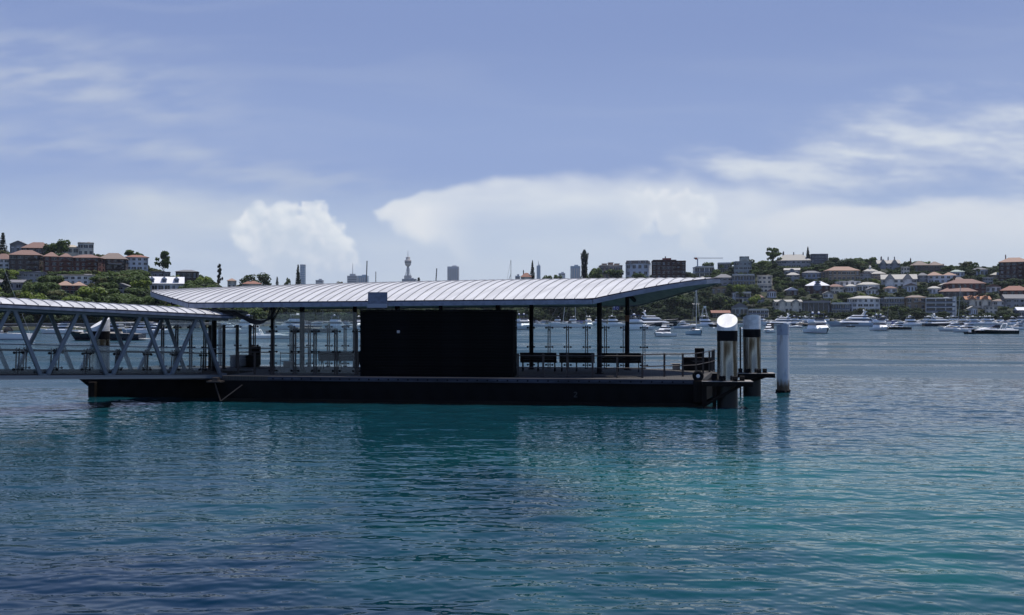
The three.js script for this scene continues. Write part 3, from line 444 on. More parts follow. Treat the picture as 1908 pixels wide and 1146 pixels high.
{
  // land round the bay
  const x0 = -900, x1 = 1500, d0 = 300, d1 = 1500, st = 10, nx = (x1 - x0) / st + 1, nd = (d1 - d0) / st + 1, g = new THREE.PlaneGeometry(1, 1, nx - 1, nd - 1), p = g.attributes.position, uv = g.attributes.uv;
  for (let j = 0; j < nd; j++) for (let i = 0; i < nx; i++) { const X = x0 + i * st, d = d0 + j * st, o = j * nx + i, y = ground(X, d); p.setXYZ(o, X, y > 2 ? y + (fbm(X / 30, d / 30, 3) - 0.5) * 2.4 : y, -d); uv.setXY(o, X / 60, d / 60); }
  // rows run away from the viewer, so turn the faces upwards
  const ix = g.index.array; for (let k = 0; k < ix.length; k += 3) { const t = ix[k]; ix[k] = ix[k + 1]; ix[k + 1] = t; }
  g.computeVertexNormals();
  tag(put('hillside', scene, g, mat([0.028, 0.036, 0.016], 0.95, 0, { map: mottle })), 'green hillside round the bay', null, null, 'structure');
  const far = new THREE.PlaneGeometry(9000, 5600).rotateX(-Math.PI / 2).translate(0, 9, -1450 - 2800);
  tag(put('land', scene, far, mat([0.05, 0.065, 0.035], 0.95)), 'low land beyond the ridge', null, null, 'structure');
}
// sea walls along the shore
const stoneMat = mat([0.17, 0.16, 0.145], 0.9, 0, { map: rep(grain, 6, 1) }), capMat = mat([0.34, 0.33, 0.31], 0.85, 0, { map: grain });
function seaWall(b0, b1, label) {
  const t = thing('sea_wall', label, 'wall'), wall = [], cap = [];
  for (let b = b0; b < b1; b += 20) { const e = Math.min(b1, b + 20), q = [b, e].map((k) => { const S = shoreAt(k)[0] - 1; return [((k - 954) / 1855) * S, -S]; }), mx = (q[0][0] + q[1][0]) / 2, mz = (q[0][1] + q[1][1]) / 2, L = Math.hypot(q[1][0] - q[0][0], q[1][1] - q[0][1]) + 0.15, a = Math.atan2(-(q[1][1] - q[0][1]), q[1][0] - q[0][0]); wall.push(new THREE.BoxGeometry(L, 3.2, 0.9).rotateY(a).translate(mx, 0.4, mz)); cap.push(new THREE.BoxGeometry(L, 0.35, 1.2).rotateY(a).translate(mx, 2.17, mz)); }
  put('stone_face', t, merge(wall), stoneMat); put('coping', t, merge(cap), capMat);
}
seaWall(-420, 420, 'long grey stone sea wall behind the moored boats at left');
seaWall(420, 960, 'stone sea wall below the trees behind the waiting shelter');
seaWall(960, 2700, 'stone sea wall along the right shore behind the marina');
// ================= the ferry wharf: a floating pontoon with a waiting shelter; u runs along its front edge, v back from it
const tW = Math.atan(0.139), cW = Math.cos(tW), sW = Math.sin(tW), DECK = 1.24;
const W = (u, y, v) => [u * cW + v * sW, y, -(46.27 - u * sW + v * cW)];
const wharf = (name, label, category, u, y, v, group) => thing(name, label, category, W(u, y, v), -tW, group);
const M = {
  sheet: [0, 1, 2].map((k) => mat([0.575 + 0.015 * k, 0.575 + 0.015 * k, 0.58 + 0.014 * k], 0.5, 0.15, { map: rep(grainTexture(128, 5 + k, 0.78, 1), 0.5, 0.5) })),
  seam: mat([0.33, 0.33, 0.345], 0.5, 0.2), fascia: mat([0.21, 0.24, 0.315], 0.42, 0.2, { map: grain }), gutter: mat([0.035, 0.034, 0.06], 0.5, 0.2), soffit: mat([0.36, 0.39, 0.37], 0.5, 0, { map: grain }),
  post: mat([0.008, 0.008, 0.010], 0.7, 0, { specularIntensity: 0.3 }), hull: mat([0.006, 0.006, 0.007], 0.85, 0, { map: mottle, specularIntensity: 0.2 }), strip: mat([0.065, 0.072, 0.10], 0.7, 0, { map: streaks, specularIntensity: 0.3 }), deck: mat([0.075, 0.068, 0.063], 0.9, 0, { map: rep(streaks, 3, 30) }),
  bolt: mat([0.006, 0.006, 0.008], 0.8, 0, { specularIntensity: 0.3 }), clad: [0.008, 0.010, 0.012].map((v) => mat([v * 0.5, v * 0.5, v * 0.6], 0.9, 0, { map: streaks, specularIntensity: 0.15 })), rail: mat([0.045, 0.037, 0.034], 0.6, 0.2), steel: mat([0.17, 0.20, 0.235], 0.48, 0.3, { map: grain }), stainless: mat([0.55, 0.55, 0.53], 0.3, 1), timber: mat([0.016, 0.012, 0.010], 0.85, 0, { map: streaks, specularIntensity: 0.3 }),
  glass: mat([0.93, 0.97, 0.97], 0.27, 0, { transmission: 1, thickness: 0, ior: 1.5 }), cable: mat([0.008, 0.008, 0.009], 0.5), plate: mat([0.16, 0.185, 0.25], 0.5, 0.2, { map: grain }), dark: mat([0.008, 0.0075, 0.008], 0.85, 0, { specularIntensity: 0.3 }),
  white: mat([0.8, 0.8, 0.78], 0.55, 0, { map: grain }), bandBlack: mat([0.006, 0.006, 0.008], 0.8, 0, { specularIntensity: 0.3 }), concrete: mat([0.3, 0.28, 0.26], 0.9, 0, { map: grain }),
};
// a curved sheet roof over a convex plan: separate panels between standing seams, edge fascias, gutter lips and a soffit
function roofOn(parent, poly, h, { spacing, skew, w0, fascia, over = 0.05 }) {
  let area = 0; poly.forEach((p, i) => { const q = poly[(i + 1) % poly.length]; area += p[0] * q[1] - q[0] * p[1]; }); if (area < 0) poly = poly.slice().reverse();
  const ss_ = poly.map(([a, w]) => a - skew * (w - w0)), sMin = Math.min(...ss_), sMax = Math.max(...ss_);
  const span = (s) => { let lo = -1e9, hi = 1e9; poly.forEach((p, i) => { const q = poly[(i + 1) % poly.length], nx = -(q[1] - p[1]), ny = q[0] - p[0], c0 = nx * (s - skew * w0 - p[0]) + ny * -p[1], c1 = nx * skew + ny; if (Math.abs(c1) < 1e-9) return; const w = -c0 / c1; if (c1 > 0) lo = Math.max(lo, w); else hi = Math.min(hi, w); }); return lo <= hi ? [lo, hi] : [(lo + hi) / 2, (lo + hi) / 2]; };
  const at = (s, w, dy) => { const a = s + skew * (w - w0); return [a, h(a, w) + dy, -w]; }, N = 14;
  const strip = (s0, s1, dy) => { const A = span(s0), B = span(s1), t = []; for (let j = 0; j < N; j++) { const f = j / N, e = (j + 1) / N, p = at(s0, lerp(...A, f), dy), q = at(s1, lerp(...B, f), dy), r = at(s1, lerp(...B, e), dy), k = at(s0, lerp(...A, e), dy); t.push(...quad(p, q, r, k)); } const g = faces(t), n = g.attributes.normal, pos = g.attributes.position; for (let i = 0; i < pos.count; i++) { const x = pos.getX(i), w = -pos.getZ(i), e = 0.05, ha = (h(x + e, w) - h(x - e, w)) / (2 * e), hw = (h(x, w + e) - h(x, w - e)) / (2 * e), v = V3(-ha, 1, hw).normalize(); n.setXYZ(i, v.x, v.y, v.z); } return g; };
  const n = Math.round((sMax - sMin) / spacing), st = (sMax - sMin) / n, eps = 1e-4;
  for (let i = 0; i < n; i++) {
    put('roof_panel', parent, strip(sMin + i * st + eps, sMin + (i + 1) * st - eps, 0), M.sheet[(i * 7) % 3]);
    if (!i) continue;
    const s = sMin + i * st, [lo, hi] = span(s), t = []; if (hi - lo < 0.3) continue;
    for (let j = 0; j < N; j++) { const a = lerp(lo, hi, j / N), b = lerp(lo, hi, (j + 1) / N), L0 = at(s - 0.015, a, 0), L1 = at(s - 0.015, b, 0), R0 = at(s + 0.015, a, 0), R1 = at(s + 0.015, b, 0), u = (p) => [p[0], p[1] + 0.04, p[2]]; t.push(...quad(L0, u(L0), u(L1), L1), ...quad(R0, R1, u(R1), u(R0)), ...quad(u(L0), u(R0), u(R1), u(L1))); }
    put('standing_seam', parent, faces(t), M.seam);
  }
  const so = []; for (let i = 0; i < 24; i++) so.push(strip(sMin + ((sMax - sMin) * i) / 24 + eps, sMin + ((sMax - sMin) * (i + 1)) / 24 - eps, -fascia + 0.04));
  put('soffit', parent, merge(so), M.soffit);
  poly.forEach((p, i) => {
    const q = poly[(i + 1) % poly.length], L = Math.hypot(q[0] - p[0], q[1] - p[1]), nx = (q[1] - p[1]) / L, nw = -(q[0] - p[0]) / L, K = 16, band = (y0, y1, o) => { const t = []; for (let j = 0; j < K; j++) { const a = lerp(p[0], q[0], j / K), w = lerp(p[1], q[1], j / K), b = lerp(p[0], q[0], (j + 1) / K), x = lerp(p[1], q[1], (j + 1) / K), P = (a, w, y, o) => [a + nx * o, h(a, w) + y, -(w + nw * o)]; t.push(...quad(P(a, w, y0, o), P(b, x, y0, o), P(b, x, y1, o), P(a, w, y1, o)), ...quad(P(a, w, y1, o), P(b, x, y1, o), P(b, x, y1, -0.02), P(a, w, y1, -0.02)), ...quad(P(a, w, y0, -0.02), P(b, x, y0, -0.02), P(b, x, y0, o), P(a, w, y0, o))); } return faces(t); };
    put('gutter_lip', parent, band(-0.062, -0.004, over * 0.4), M.gutter); put('fascia', parent, band(-fascia, -0.064, over), M.fascia);
  });
}
{
  // pontoon
  const t = wharf('ferry_pontoon', 'long black floating pontoon with bolted fender strip under the shelter', 'pontoon', 0, 0, 0);
  const prism = (pts, y0, y1) => { const s = new THREE.Shape(pts.map(([u, v]) => new THREE.Vector2(u, v))); return new THREE.ExtrudeGeometry(s, { depth: y1 - y0, bevelEnabled: false }).rotateX(-Math.PI / 2).translate(0, y0, 0); };
  put('hull', t, prism([[-14.2, 0], [8.7, 0], [9.9, 9.7], [-14.2, 9.7]], -0.7, 1.02), M.hull);
  put('deck', t, prism([[-14.2, 0.02], [8.68, 0.02], [9.88, 9.68], [-14.2, 9.68]], 1.021, DECK), M.deck);
  put('end_hull', t, frustum(-22.45, -14.21, 3.7, -0.7, 0.5).translate(0, 0, -5.9), M.hull);
  put('end_shelf', t, frustum(-22.45, -14.21, 3.7, 0.501, 0.9, 0, -0.55).translate(0, 0, -5.9), M.hull);
  put('end_deck', t, prism([[-22.6, 4.6], [-14.21, 4.6], [-14.21, 9.55], [-22.6, 9.55]], 0.901, DECK), M.deck);
  put('fender_post', t, new RoundedBoxGeometry(0.35, 1.5, 0.3, 2, 0.04), M.timber, [-22.1, 0.0, -2.05]);
  put('fender_strip', t, new THREE.BoxGeometry(20.4, 0.2, 0.1), M.strip, [-1.62, 1.135, 0.05]);
  for (let i = 0; i < 43; i++) put('bolt', t, CYL6, M.bolt, [-11.55 + i * 0.473, 1.13, 0.11], [0.085, 0.04, 0.085], [Math.PI / 2, 0, 0]);
  put('rubbing_beam', t, new THREE.BoxGeometry(22.6, 0.12, 0.08), M.timber, [-2.8, 0.1, 0.04]);
  put('tide_line', t, new THREE.BoxGeometry(22.9, 0.16, 0.03), mat([0.03, 0.028, 0.014], 0.9, 0, { map: rep(grainTexture(128, 9, 0.1, 1), 16, 1) }), [-2.75, -0.02, 0.016]);
  // landing bracket under the gangway end
  put('landing_bracket', t, merge([bx(-14.35, 0.98, 0.35, 0.7, 0.07, 0.5), barGeo([-14.0, 0.06, 0.55], [-13.1, 0.82, 0.1], 0.04), barGeo([-14.0, 0.06, 0.55], [-14.4, 0.9, 0.3], 0.05), bx(-14.35, 1.09, 0.3, 0.3, 0.18, 0.3)]), M.rail);
  // mooring eye at the front right corner
  put('corner_block', t, new RoundedBoxGeometry(0.42, 1.0, 0.34, 2, 0.04), M.timber, [8.5, 0.72, 0.12]);
  const eye = put('mooring_eye', t, merge([new THREE.TorusGeometry(0.17, 0.085, 10, 22).translate(8.5, 1.42, 0.14), bx(8.5, 1.24, 0.12, 0.2, 0.1, 0.16)]), M.bolt);
  put('eye_disc', eye, new THREE.CylinderGeometry(0.085, 0.085, 0.12, 14).rotateX(Math.PI / 2).translate(8.5, 1.42, 0.14), M.white);
  const font = await new FontLoader().loadAsync('fonts/droid/droid_sans_bold.typeface.json');
  put('hull_number', t, new TextGeometry('2', { font, size: 0.26, depth: 0.012, curveSegments: 4 }), mat([0.045, 0.045, 0.045], 0.9), [2.85, 0.38, 0.002]);
}
const roofPoly = [[-16.26, 0.8], [3.69, 0.8], [5.87, 1.98], [7.69, 3.15], [9.09, 4.33], [9.84, 5.5], [9.65, 6.44], [9.12, 7.38], [8.28, 8.32], [7.15, 9.26], [5.72, 10.2], [-14.3, 10.2], [-17.6, 7.9], [-20.44, 5.5], [-20.24, 4.56], [-19.71, 3.62], [-18.86, 2.68], [-17.71, 1.74]];
const ridgeAt = (u) => { const q = u + 5; return 5.965 + 0.0167 * q - 0.00068 * q * q; }, eaveAt = (u) => 4.925 + 0.0075 * u;
const roofY = (u, v) => { const k = Math.abs(v - 5.5) / 4.7, e = eaveAt(u); return e + (ridgeAt(u) - e) * (1 - Math.pow(k, 1.9)); };
{
  const t = wharf('waiting_shelter', 'long silver curved roof of the waiting shelter on dark posts', 'shelter', 0, 0, 0);
  roofOn(t, roofPoly, roofY, { spacing: 0.48, skew: 0.26, w0: 0.8, fascia: 0.27 });
  const postAt = (u, v, r, collar) => { const top = roofY(u, v) - 0.22; const p = put('post', t, CYL, M.post, [u, (DECK + top) / 2, -v], [2 * r, top - DECK, 2 * r]); put('post_base', t, new THREE.CylinderGeometry(r * 1.7, r * 1.7, 0.04, 12).translate(u, DECK + 0.02, -v), M.post); };
  for (const [u, v] of [[-16.5, 4.2], [-11.66, 4.2], [-6.56, 4.2], [-1.3, 4.2], [3.84, 4.2]]) postAt(u, v, 0.128);
  for (const [u, v] of [[-14.84, 8.2], [-10.03, 8.2], [-5.13, 8.2], [-0.07, 8.2], [5.14, 8.2]]) postAt(u, v, 0.115);
  // cross beams under the soffit, one over each pair of posts
  for (const [a, b] of [[-16.5, -14.84], [-11.66, -10.03], [-6.56, -5.13], [-1.3, -0.07], [3.84, 5.14]]) { const p = []; for (let j = 0; j < 10; j++) { const f = (k) => { const v = lerp(1.6, 9.4, k / 10), u = a + ((b - a) * (v - 4.2)) / 4; return [u, roofY(u, v) - 0.31, -v]; }; p.push(barGeo(f(j), f(j + 1), 0.12, 0.16)); } put('cross_beam', t, merge(p), M.post); }
  const pl = put('sign_plate', t, bx(-6.62, 5.0, -0.69, 0.96, 0.56, 0.03), M.plate); put('sign_plate_foot', pl, bx(-6.64, 4.625, -0.68, 0.98, 0.19, 0.05), mat([0.26, 0.285, 0.34], 0.45, 0.2));
  put('post_notice', t, bx(5.14, 4.02, -8.05, 0.24, 0.34, 0.03), mat([0.16, 0.07, 0.03], 0.7));
  put('soffit_lamp', t, new THREE.SphereGeometry(0.16, 12, 8, 0, 6.2832, 1.2, 1.94).scale(1, 0.7, 1).translate(3.3, roofY(3.3, 3) - 0.3, -3), M.white);
}
{
  // black clad wall block
  const t = wharf('cladding_wall', 'large black clad wall block in the middle of the pontoon', 'wall', -3.75, DECK, 0.6), L = 7.36, H = 3.12;
  put('core', t, bx(0, H / 2, -0.68, L - 0.06, H - 0.04, 1.2), M.dark);
  for (let i = 0; i < 22; i++) put('board', t, UNIT, M.clad[(i * 5) % 3], [0, 0.07 + i * 0.1415, -0.055 - (i % 3) * 0.003], [L, 0.134, 0.05]);
  for (let i = 0; i < 22; i++) put('board', t, UNIT, M.clad[(i * 7) % 3], [L / 2 + 0.01, 0.07 + i * 0.1415, -0.74], [0.05, 0.134, 1.28]);
  for (const s of [-1, 1]) put('corner_trim', t, UNIT, M.clad[2], [s * (L / 2 - 0.02), H / 2, -0.02], [0.09, H, 0.03]);
  put('capping', t, UNIT, M.clad[1], [0, H + 0.03, -0.7], [L + 0.06, 0.06, 1.42]);
  put('wall_light', t, new RoundedBoxGeometry(0.13, 0.13, 0.09, 2, 0.02), mat([0.42, 0.42, 0.42], 0.5), [-1.82, 2.14, 0.01]);
}
// glass wind screens on twin flat mullions
const mullGeo = (h) => merge([bx(-0.055, h / 2, 0, 0.045, h, 0.1), bx(0.055, h / 2, 0, 0.045, h, 0.1), bx(0, 0.03, 0, 0.2, 0.06, 0.16), bx(0, h * 0.5, 0, 0.07, 0.06, 0.05), bx(0, h * 0.9, 0, 0.07, 0.06, 0.05)]);
const clampGeo = merge([rodGeo([-0.2, 0, 0.06], [0.2, 0, 0.06], 0.02), new THREE.CylinderGeometry(0.055, 0.055, 0.05, 10).rotateX(Math.PI / 2).translate(-0.18, 0, 0.05), new THREE.CylinderGeometry(0.055, 0.055, 0.05, 10).rotateX(Math.PI / 2).translate(0.18, 0, 0.05)]);
function screen(label, v, us, top, mTop, side = 1, group) {
  const t = wharf('glass_screen', label, 'glass screen', us[0], DECK, v, group), mg = mullGeo(mTop);
  us.forEach((u, i) => { const x = u - us[0]; put('mullion', t, mg, M.steelDark ?? M.rail, [x, 0, 0]); for (const f of [0.08, 0.5, 0.95]) put('glass_clamp', t, clampGeo, M.dark, [x, mTop * f, side > 0 ? 0.04 : -0.12]); if (i) { const w = u - us[i - 1]; put('glass_pane', t, UNIT, M.glass, [x - w / 2, top / 2 + 0.05, 0.075 * side], [w - 0.03, top - 0.06, 0.012]); } });
}
screen('glass wind screen with five mullions at the front left of the shelter', 1.6, [-12.25, -11.11, -10.06, -8.99, -7.95], 3.06, 2.25, -1);
screen('glass wind screen across the rear left of the deck behind gangway', 9.4, [-18.52, -17.46, -16.42, -15.3, -14.2], 2.7, 2.42, -1);
screen('glass wind screen behind the left bench at the rear of the deck', 9.4, [-13.1, -11.96, -10.97, -9.9, -8.9], 2.55, 2.42, -1);
screen('glass wind screen behind the three right hand benches', 9.4, [-1.25, -0.25, 0.78, 1.81, 2.87, 3.91, 4.94, 6.02], 2.55, 2.38, -1);
screen('glass wind screen behind the gangway end at the left of the deck', 5, [-19.81, -19.0, -18.2, -17.4], 2.72, 2.42, -1);
{ const t = wharf('glass_screen', 'tall side glass screen set end on beside the gangway end', 'glass screen', -17.2, DECK, 5.2), mg = mullGeo(2.42); for (let i = 0; i < 4; i++) { put('mullion', t, mg, M.rail, [i * 0.32, 0, -i * 1.05], null, [0, 1.27, 0]); if (i) put('glass_pane', t, UNIT, M.glass, [i * 0.32 - 0.16 - 0.07, 1.4, -i * 1.05 + 0.52], [1.06, 2.64, 0.012], [0, 1.27, 0]); } }
// benches with slatted backs
const benchMat = [mat([0.012, 0.010, 0.009], 0.85, 0, { map: streaks, specularIntensity: 0.3 }), mat([0.018, 0.014, 0.012], 0.85, 0, { map: streaks, specularIntensity: 0.3 })];
const aLeg = merge([barGeo([0, 0, 0.26], [0, 0.46, 0.04], 0.045), barGeo([0, 0, -0.3], [0, 0.46, -0.08], 0.045), bx(0, 0.44, -0.06, 0.05, 0.04, 0.55), barGeo([0, 0.44, 0.16], [0, 0.98, 0.28], 0.045)]);
function bench(label, u0, u1, v) {
  const L = u1 - u0, t = wharf('bench', label, 'bench', (u0 + u1) / 2, DECK, v);
  for (let i = 0; i < 4; i++) put('seat_slat', t, UNIT, benchMat[i % 2], [0, 0.48, 0.12 - i * 0.13], [L, 0.035, 0.11]);
  for (let i = 0; i < 4; i++) put('back_slat', t, UNIT, benchMat[(i + 1) % 2], [0, 0.565 + i * 0.122, 0.2 + i * 0.028], [L, 0.116, 0.03], [0.2, 0, 0]);
  for (const f of [-0.44, -0.02, 0.44]) put('leg_frame', t, aLeg, M.dark, [f * L, 0, 0]);
}
bench('dark slatted bench right next to the black clad wall', -0.4, 1.52, 6.2);
bench('dark slatted bench in the middle of the three right hand benches', 1.66, 3.5, 6.2);
bench('dark slatted bench farthest right, beside the deck railing', 3.64, 5.9, 6.2);
bench('dark slatted bench behind the front left glass screen', -11.6, -9.2, 6.8);
// mooring cabinets at the rear corners, and small boxes
function cabinet(label, u, v, flip) { const t = wharf('mooring_cabinet', label, 'cabinet', u, DECK, v); put('body', t, new RoundedBoxGeometry(1.5, 0.62, 0.8, 2, 0.05), M.dark, [0, 0.33, 0]); put('lid', t, new RoundedBoxGeometry(1.55, 0.05, 0.84, 2, 0.02), M.timber, [0, 0.665, 0]); put('upright', t, new RoundedBoxGeometry(0.5, 1.1, 0.3, 2, 0.04), M.timber, [flip * 0.25, 0.62, -0.6]); put('hinge', t, UNIT, M.rail, [0, 0.5, 0.41], [0.5, 0.06, 0.03]); }
cabinet('dark mooring cabinet with upright at the rear left of the deck', -16.6, 8.5, 1.6);
cabinet('dark mooring cabinet with upright behind the right end railing', 8.85, 8.4, 0.6);
for (const [u, v, l] of [[7.75, 8.7, 'small grey deck box beside the right mooring cabinet'], [-14.1, 8.6, 'small grey deck box behind the front left glass screen']]) { const t = wharf('deck_box', l, 'box', u, DECK, v); put('body', t, new RoundedBoxGeometry(0.4, 0.3, 0.35, 2, 0.02), M.concrete, [0, 0.15, 0]); put('lid', t, new RoundedBoxGeometry(0.62, 0.04, 0.42, 2, 0.015), M.concrete, [0, 0.33, 0]); }
// railings: posts and two rails through a run of points
function railing(label, pts, heights = [1.08, 0.52], r = 0.026, postW = 0.095) {
  const t = wharf('railing', label, 'railing', pts[0][0], DECK, pts[0][1]), q = pts.map(([u, v]) => [u - pts[0][0], v - pts[0][1]]);
  for (const [x, v] of q) put('post', t, UNIT, M.rail, [x, 0.56, -v], [postW, 1.12, 0.05]);
  for (let i = 1; i < q.length; i++) for (const h of heights) put('rail', t, rodGeo([q[i - 1][0], h, -q[i - 1][1] + 0.045], [q[i][0], h, -q[i][1] + 0.045], r), M.rail);
}
railing('front deck railing before the three right hand benches', [[0.15, 1], [1.35, 1], [2.49, 1], [3.68, 1], [4.83, 1], [6.0, 1]], [1.02, 0.46, 0.06]);
railing('railing round the right end of the deck behind the near pile', [[6.0, 1.05], [7.03, 2.2], [7.9, 2.4], [8.56, 3.2], [8.99, 5], [9.39, 6.5], [9.6, 7.6], [9.75, 8.6]]);
railing('front railing between the gangway end and the glass screen', [[-14.0, 1.5], [-13.14, 1.5], [-12.3, 1.5]], [1.1, 1.3, 0.3]);
railing('low hand rail before the front left glass screen', [[-11.9, 1.75], [-9.9, 1.75], [-7.9, 1.75]], [1.05], 0.026, 0.02);
railing('rear deck railing at the far left of the deck', [[-14.2, 9.55], [-13.6, 9.55], [-13.1, 9.55]], [1.1, 0.1]);
// ================= piles
function pileTop(R, y0, yc, a, b, seg = 40) { const side = [], top = []; for (let i = 0; i < seg; i++) { const p = (k) => { const t = (k / seg) * 6.28319, x = R * Math.cos(t), z = R * Math.sin(t); return [x, yc + a * x - b * z, z]; }, A = p(i), B = p(i + 1); side.push(...quad([B[0], y0, B[2]], [A[0], y0, A[2]], A, B)); top.push([[0, yc, 0], B, A]); } return [faces(side), faces(top)]; }
function smooth(g) { const p = g.attributes.position, n = g.attributes.normal; for (let i = 0; i < p.count; i++) { const l = Math.hypot(p.getX(i), p.getZ(i)) || 1; n.setXYZ(i, p.getX(i) / l, 0, p.getZ(i) / l); } return g; }
// stained stainless sleeve: brown run-off marks down the metal
function stainTexture() { const n = 256, d = new Uint8Array(n * n * 4); for (let j = 0; j < n; j++) for (let i = 0; i < n; i++) { const x = i / n, y = j / n, w = ss(0.85, 1, x), f = (k) => fbm(k * 9, y * 1.1 + 3, 3), v = lerp(f(x), f(x - 1), w), s = ss(0.42, 0.72, v), e = ss(0.45, 0.25, v), o = (j * n + i) * 4; d[o] = lerp(lerp(158, 74, s), 92, e * 0.5); d[o + 1] = lerp(lerp(158, 64, s), 98, e * 0.5); d[o + 2] = lerp(lerp(152, 50, s), 108, e * 0.5); d[o + 3] = 255; } const t = new THREE.DataTexture(d, n, n); t.colorSpace = THREE.SRGBColorSpace; t.wrapS = t.wrapT = THREE.RepeatWrapping; t.magFilter = THREE.LinearFilter; t.needsUpdate = true; return t; }
const sleeve = mat([1, 1, 1], 0.22, 0.9, { map: stainTexture() }), wet = mat([0.012, 0.012, 0.010], 0.6, 0, { map: mottle });
function pile(label, X, d, R, cut, cap, band, low) {
  const t = thing('mooring_pile', label, 'pile', [X, 0, -d]);
  const [side, top] = pileTop(R, cap, ...cut); put('cap', t, smooth(side), M.white); put('cut_face', t, top, M.white);
  put('black_band', t, new THREE.CylinderGeometry(R * 1.004, R * 1.004, cap - band, 40, 1, true).translate(0, (cap + band) / 2, 0), M.bandBlack);
  put('steel_sleeve', t, new THREE.CylinderGeometry(R, R, band - low, 40, 1, true).translate(0, (band + low) / 2, 0), sleeve);
  put('wet_base', t, new THREE.CylinderGeometry(R, R, low + 3, 40, 1, true).translate(0, low / 2 - 1.5, 0), wet);
  return t;
}
pile('near steel pile with slanted white top and black band', 9.73, 45, 0.455, [3.92, 0.195, 0.66], 3.466, 3.005, 1.0);
pile('far steel pile with white top and black band, right of near pile', 12.6, 52.3, 0.455, [4.08, 0, -0.3], 3.456, 3.03, 1.0);
pile('steel pile with slanted white top behind the gangway truss', -21.85, 52.8, 0.49, [3.79, 0.46, 0.36], 3.345, 2.917, 0.4);
{
  const t = thing('mooring_pile', 'slim white painted pile with rust at its foot, standing alone', 'pile', [14.75, 0, -54.2]), R = 0.325;
  const n = 256, px = new Uint8Array(n * n * 4); for (let j = 0; j < n; j++) for (let i = 0; i < n; i++) { const y = j / n, x = i / n, w = fbm(x * 9, y * 7, 5), w2 = fbm(x * 22, y * 3 + 7, 4), rust = ss(0.26, 0.1, y + (w - 0.5) * 0.2 + (w2 - 0.5) * 0.1), st = ss(0.60, 0.72, w2) * 0.3, ch = ss(0.62, 0.75, fbm(x * 5 + 3, y * 4 + 1, 4)) * 0.3, o = (j * n + i) * 4; [[222, 96, 140], [224, 78, 160], [224, 58, 188]].forEach(([a, b, c], k) => { px[o + k] = lerp(lerp(lerp(a, c, ch), b, st), b, rust); }); px[o + 3] = 255; }
  const tx = new THREE.DataTexture(px, n, n); tx.colorSpace = THREE.SRGBColorSpace; tx.wrapS = THREE.RepeatWrapping; tx.magFilter = THREE.LinearFilter; tx.needsUpdate = true;
  const [side, top] = pileTop(R, 3.12, 3.62, 0, -0.3); put('cap', t, smooth(side), mat([0.36, 0.40, 0.46], 0.7, 0, { map: grain })); put('cut_face', t, top, M.white);
  put('shaft', t, new THREE.CylinderGeometry(R, R * 1.03, 3.1, 32, 1, true).translate(0, 1.57, 0), mat([0.85, 0.85, 0.85], 0.6, 0, { map: tx }));
  const ring = []; for (let i = 0; i < 22; i++) { const a = (i / 22) * 6.283; ring.push(new THREE.IcosahedronGeometry(rr(0.05, 0.09), 0).translate(Math.cos(a) * R * 1.05, 0.05 + rr(-0.05, 0.06), Math.sin(a) * R * 1.05)); }
  put('shell_crust', t, merge(ring), M.dark); put('wet_base', t, new THREE.CylinderGeometry(R * 1.03, R * 1.03, 3, 24, 1, true).translate(0, -1.48, 0), wet);
}
function guide(label, X, d, w0, w1, y, deep) {   // pile guide bracket: a shelf with roller blocks and braces
  const t = thing('pile_guide', label, 'bracket', [X, y, -d], -tW);
  put('shelf', t, merge([bx((w0 + w1) / 2, -0.08, 0.62, w1 - w0, 0.2, 0.26), bx((w0 + w1) / 2, -0.08, -0.62, w1 - w0, 0.2, 0.26), bx(w1 - 0.14, -0.08, 0, 0.28, 0.2, 1.0), bx(-0.75, -0.08, 0, 0.24, 0.2, 1.0)]), M.timber);
  put('shelf_top', t, merge([bx((w0 + w1) / 2, 0.035, 0.62, w1 - w0 + 0.04, 0.025, 0.3), bx(w1 - 0.14, 0.036, 0, 0.3, 0.025, 0.94)]), M.concrete);
  for (const [x, z] of [[-0.62, 0.3], [0.62, 0.3], [0.3, 0.6], [-0.3, 0.6]]) { const b = put('roller_block', t, new RoundedBoxGeometry(0.2, 0.14, 0.2, 1, 0.02), M.dark, [x, 0.12, z]); put('roller', b, new THREE.CylinderGeometry(0.07, 0.07, 0.22, 10).rotateZ(Math.PI / 2), M.bolt, [0, 0.09, 0]); }
  put('brace', t, merge([barGeo([w0, -1.1, 0.5], [w1 - 0.5, -0.14, 0.5], 0.13), barGeo([w0, -1.1, -0.5], [w1 - 0.5, -0.14, -0.5], 0.13), bx(w0 + 0.1, -0.6, 0.5, 0.2, 1.0, 0.16), bx(w0 + 0.55, -0.65, 0.4, 0.16, 1.0, 0.12)]), M.timber);
}
guide('dark guide bracket holding the near steel pile', 9.73, 45, -1.15, 1.05, 1.17);
guide('dark guide bracket holding the far steel pile', 12.6, 52.3, -2.4, 1.1, 1.13);
// slim pole beside the far pile
{ const t = thing('gauge_pole', 'slim dark pole standing left of the far steel pile', 'pole', [11.95, 1.0, -52.1]); put('pole', t, rodGeo([0, -1.6, 0], [0, 2.55, 0], 0.045, 0.04), M.dark); put('foot', t, bx(0, 0.0, 0, 0.25, 0.1, 0.25), M.timber); }
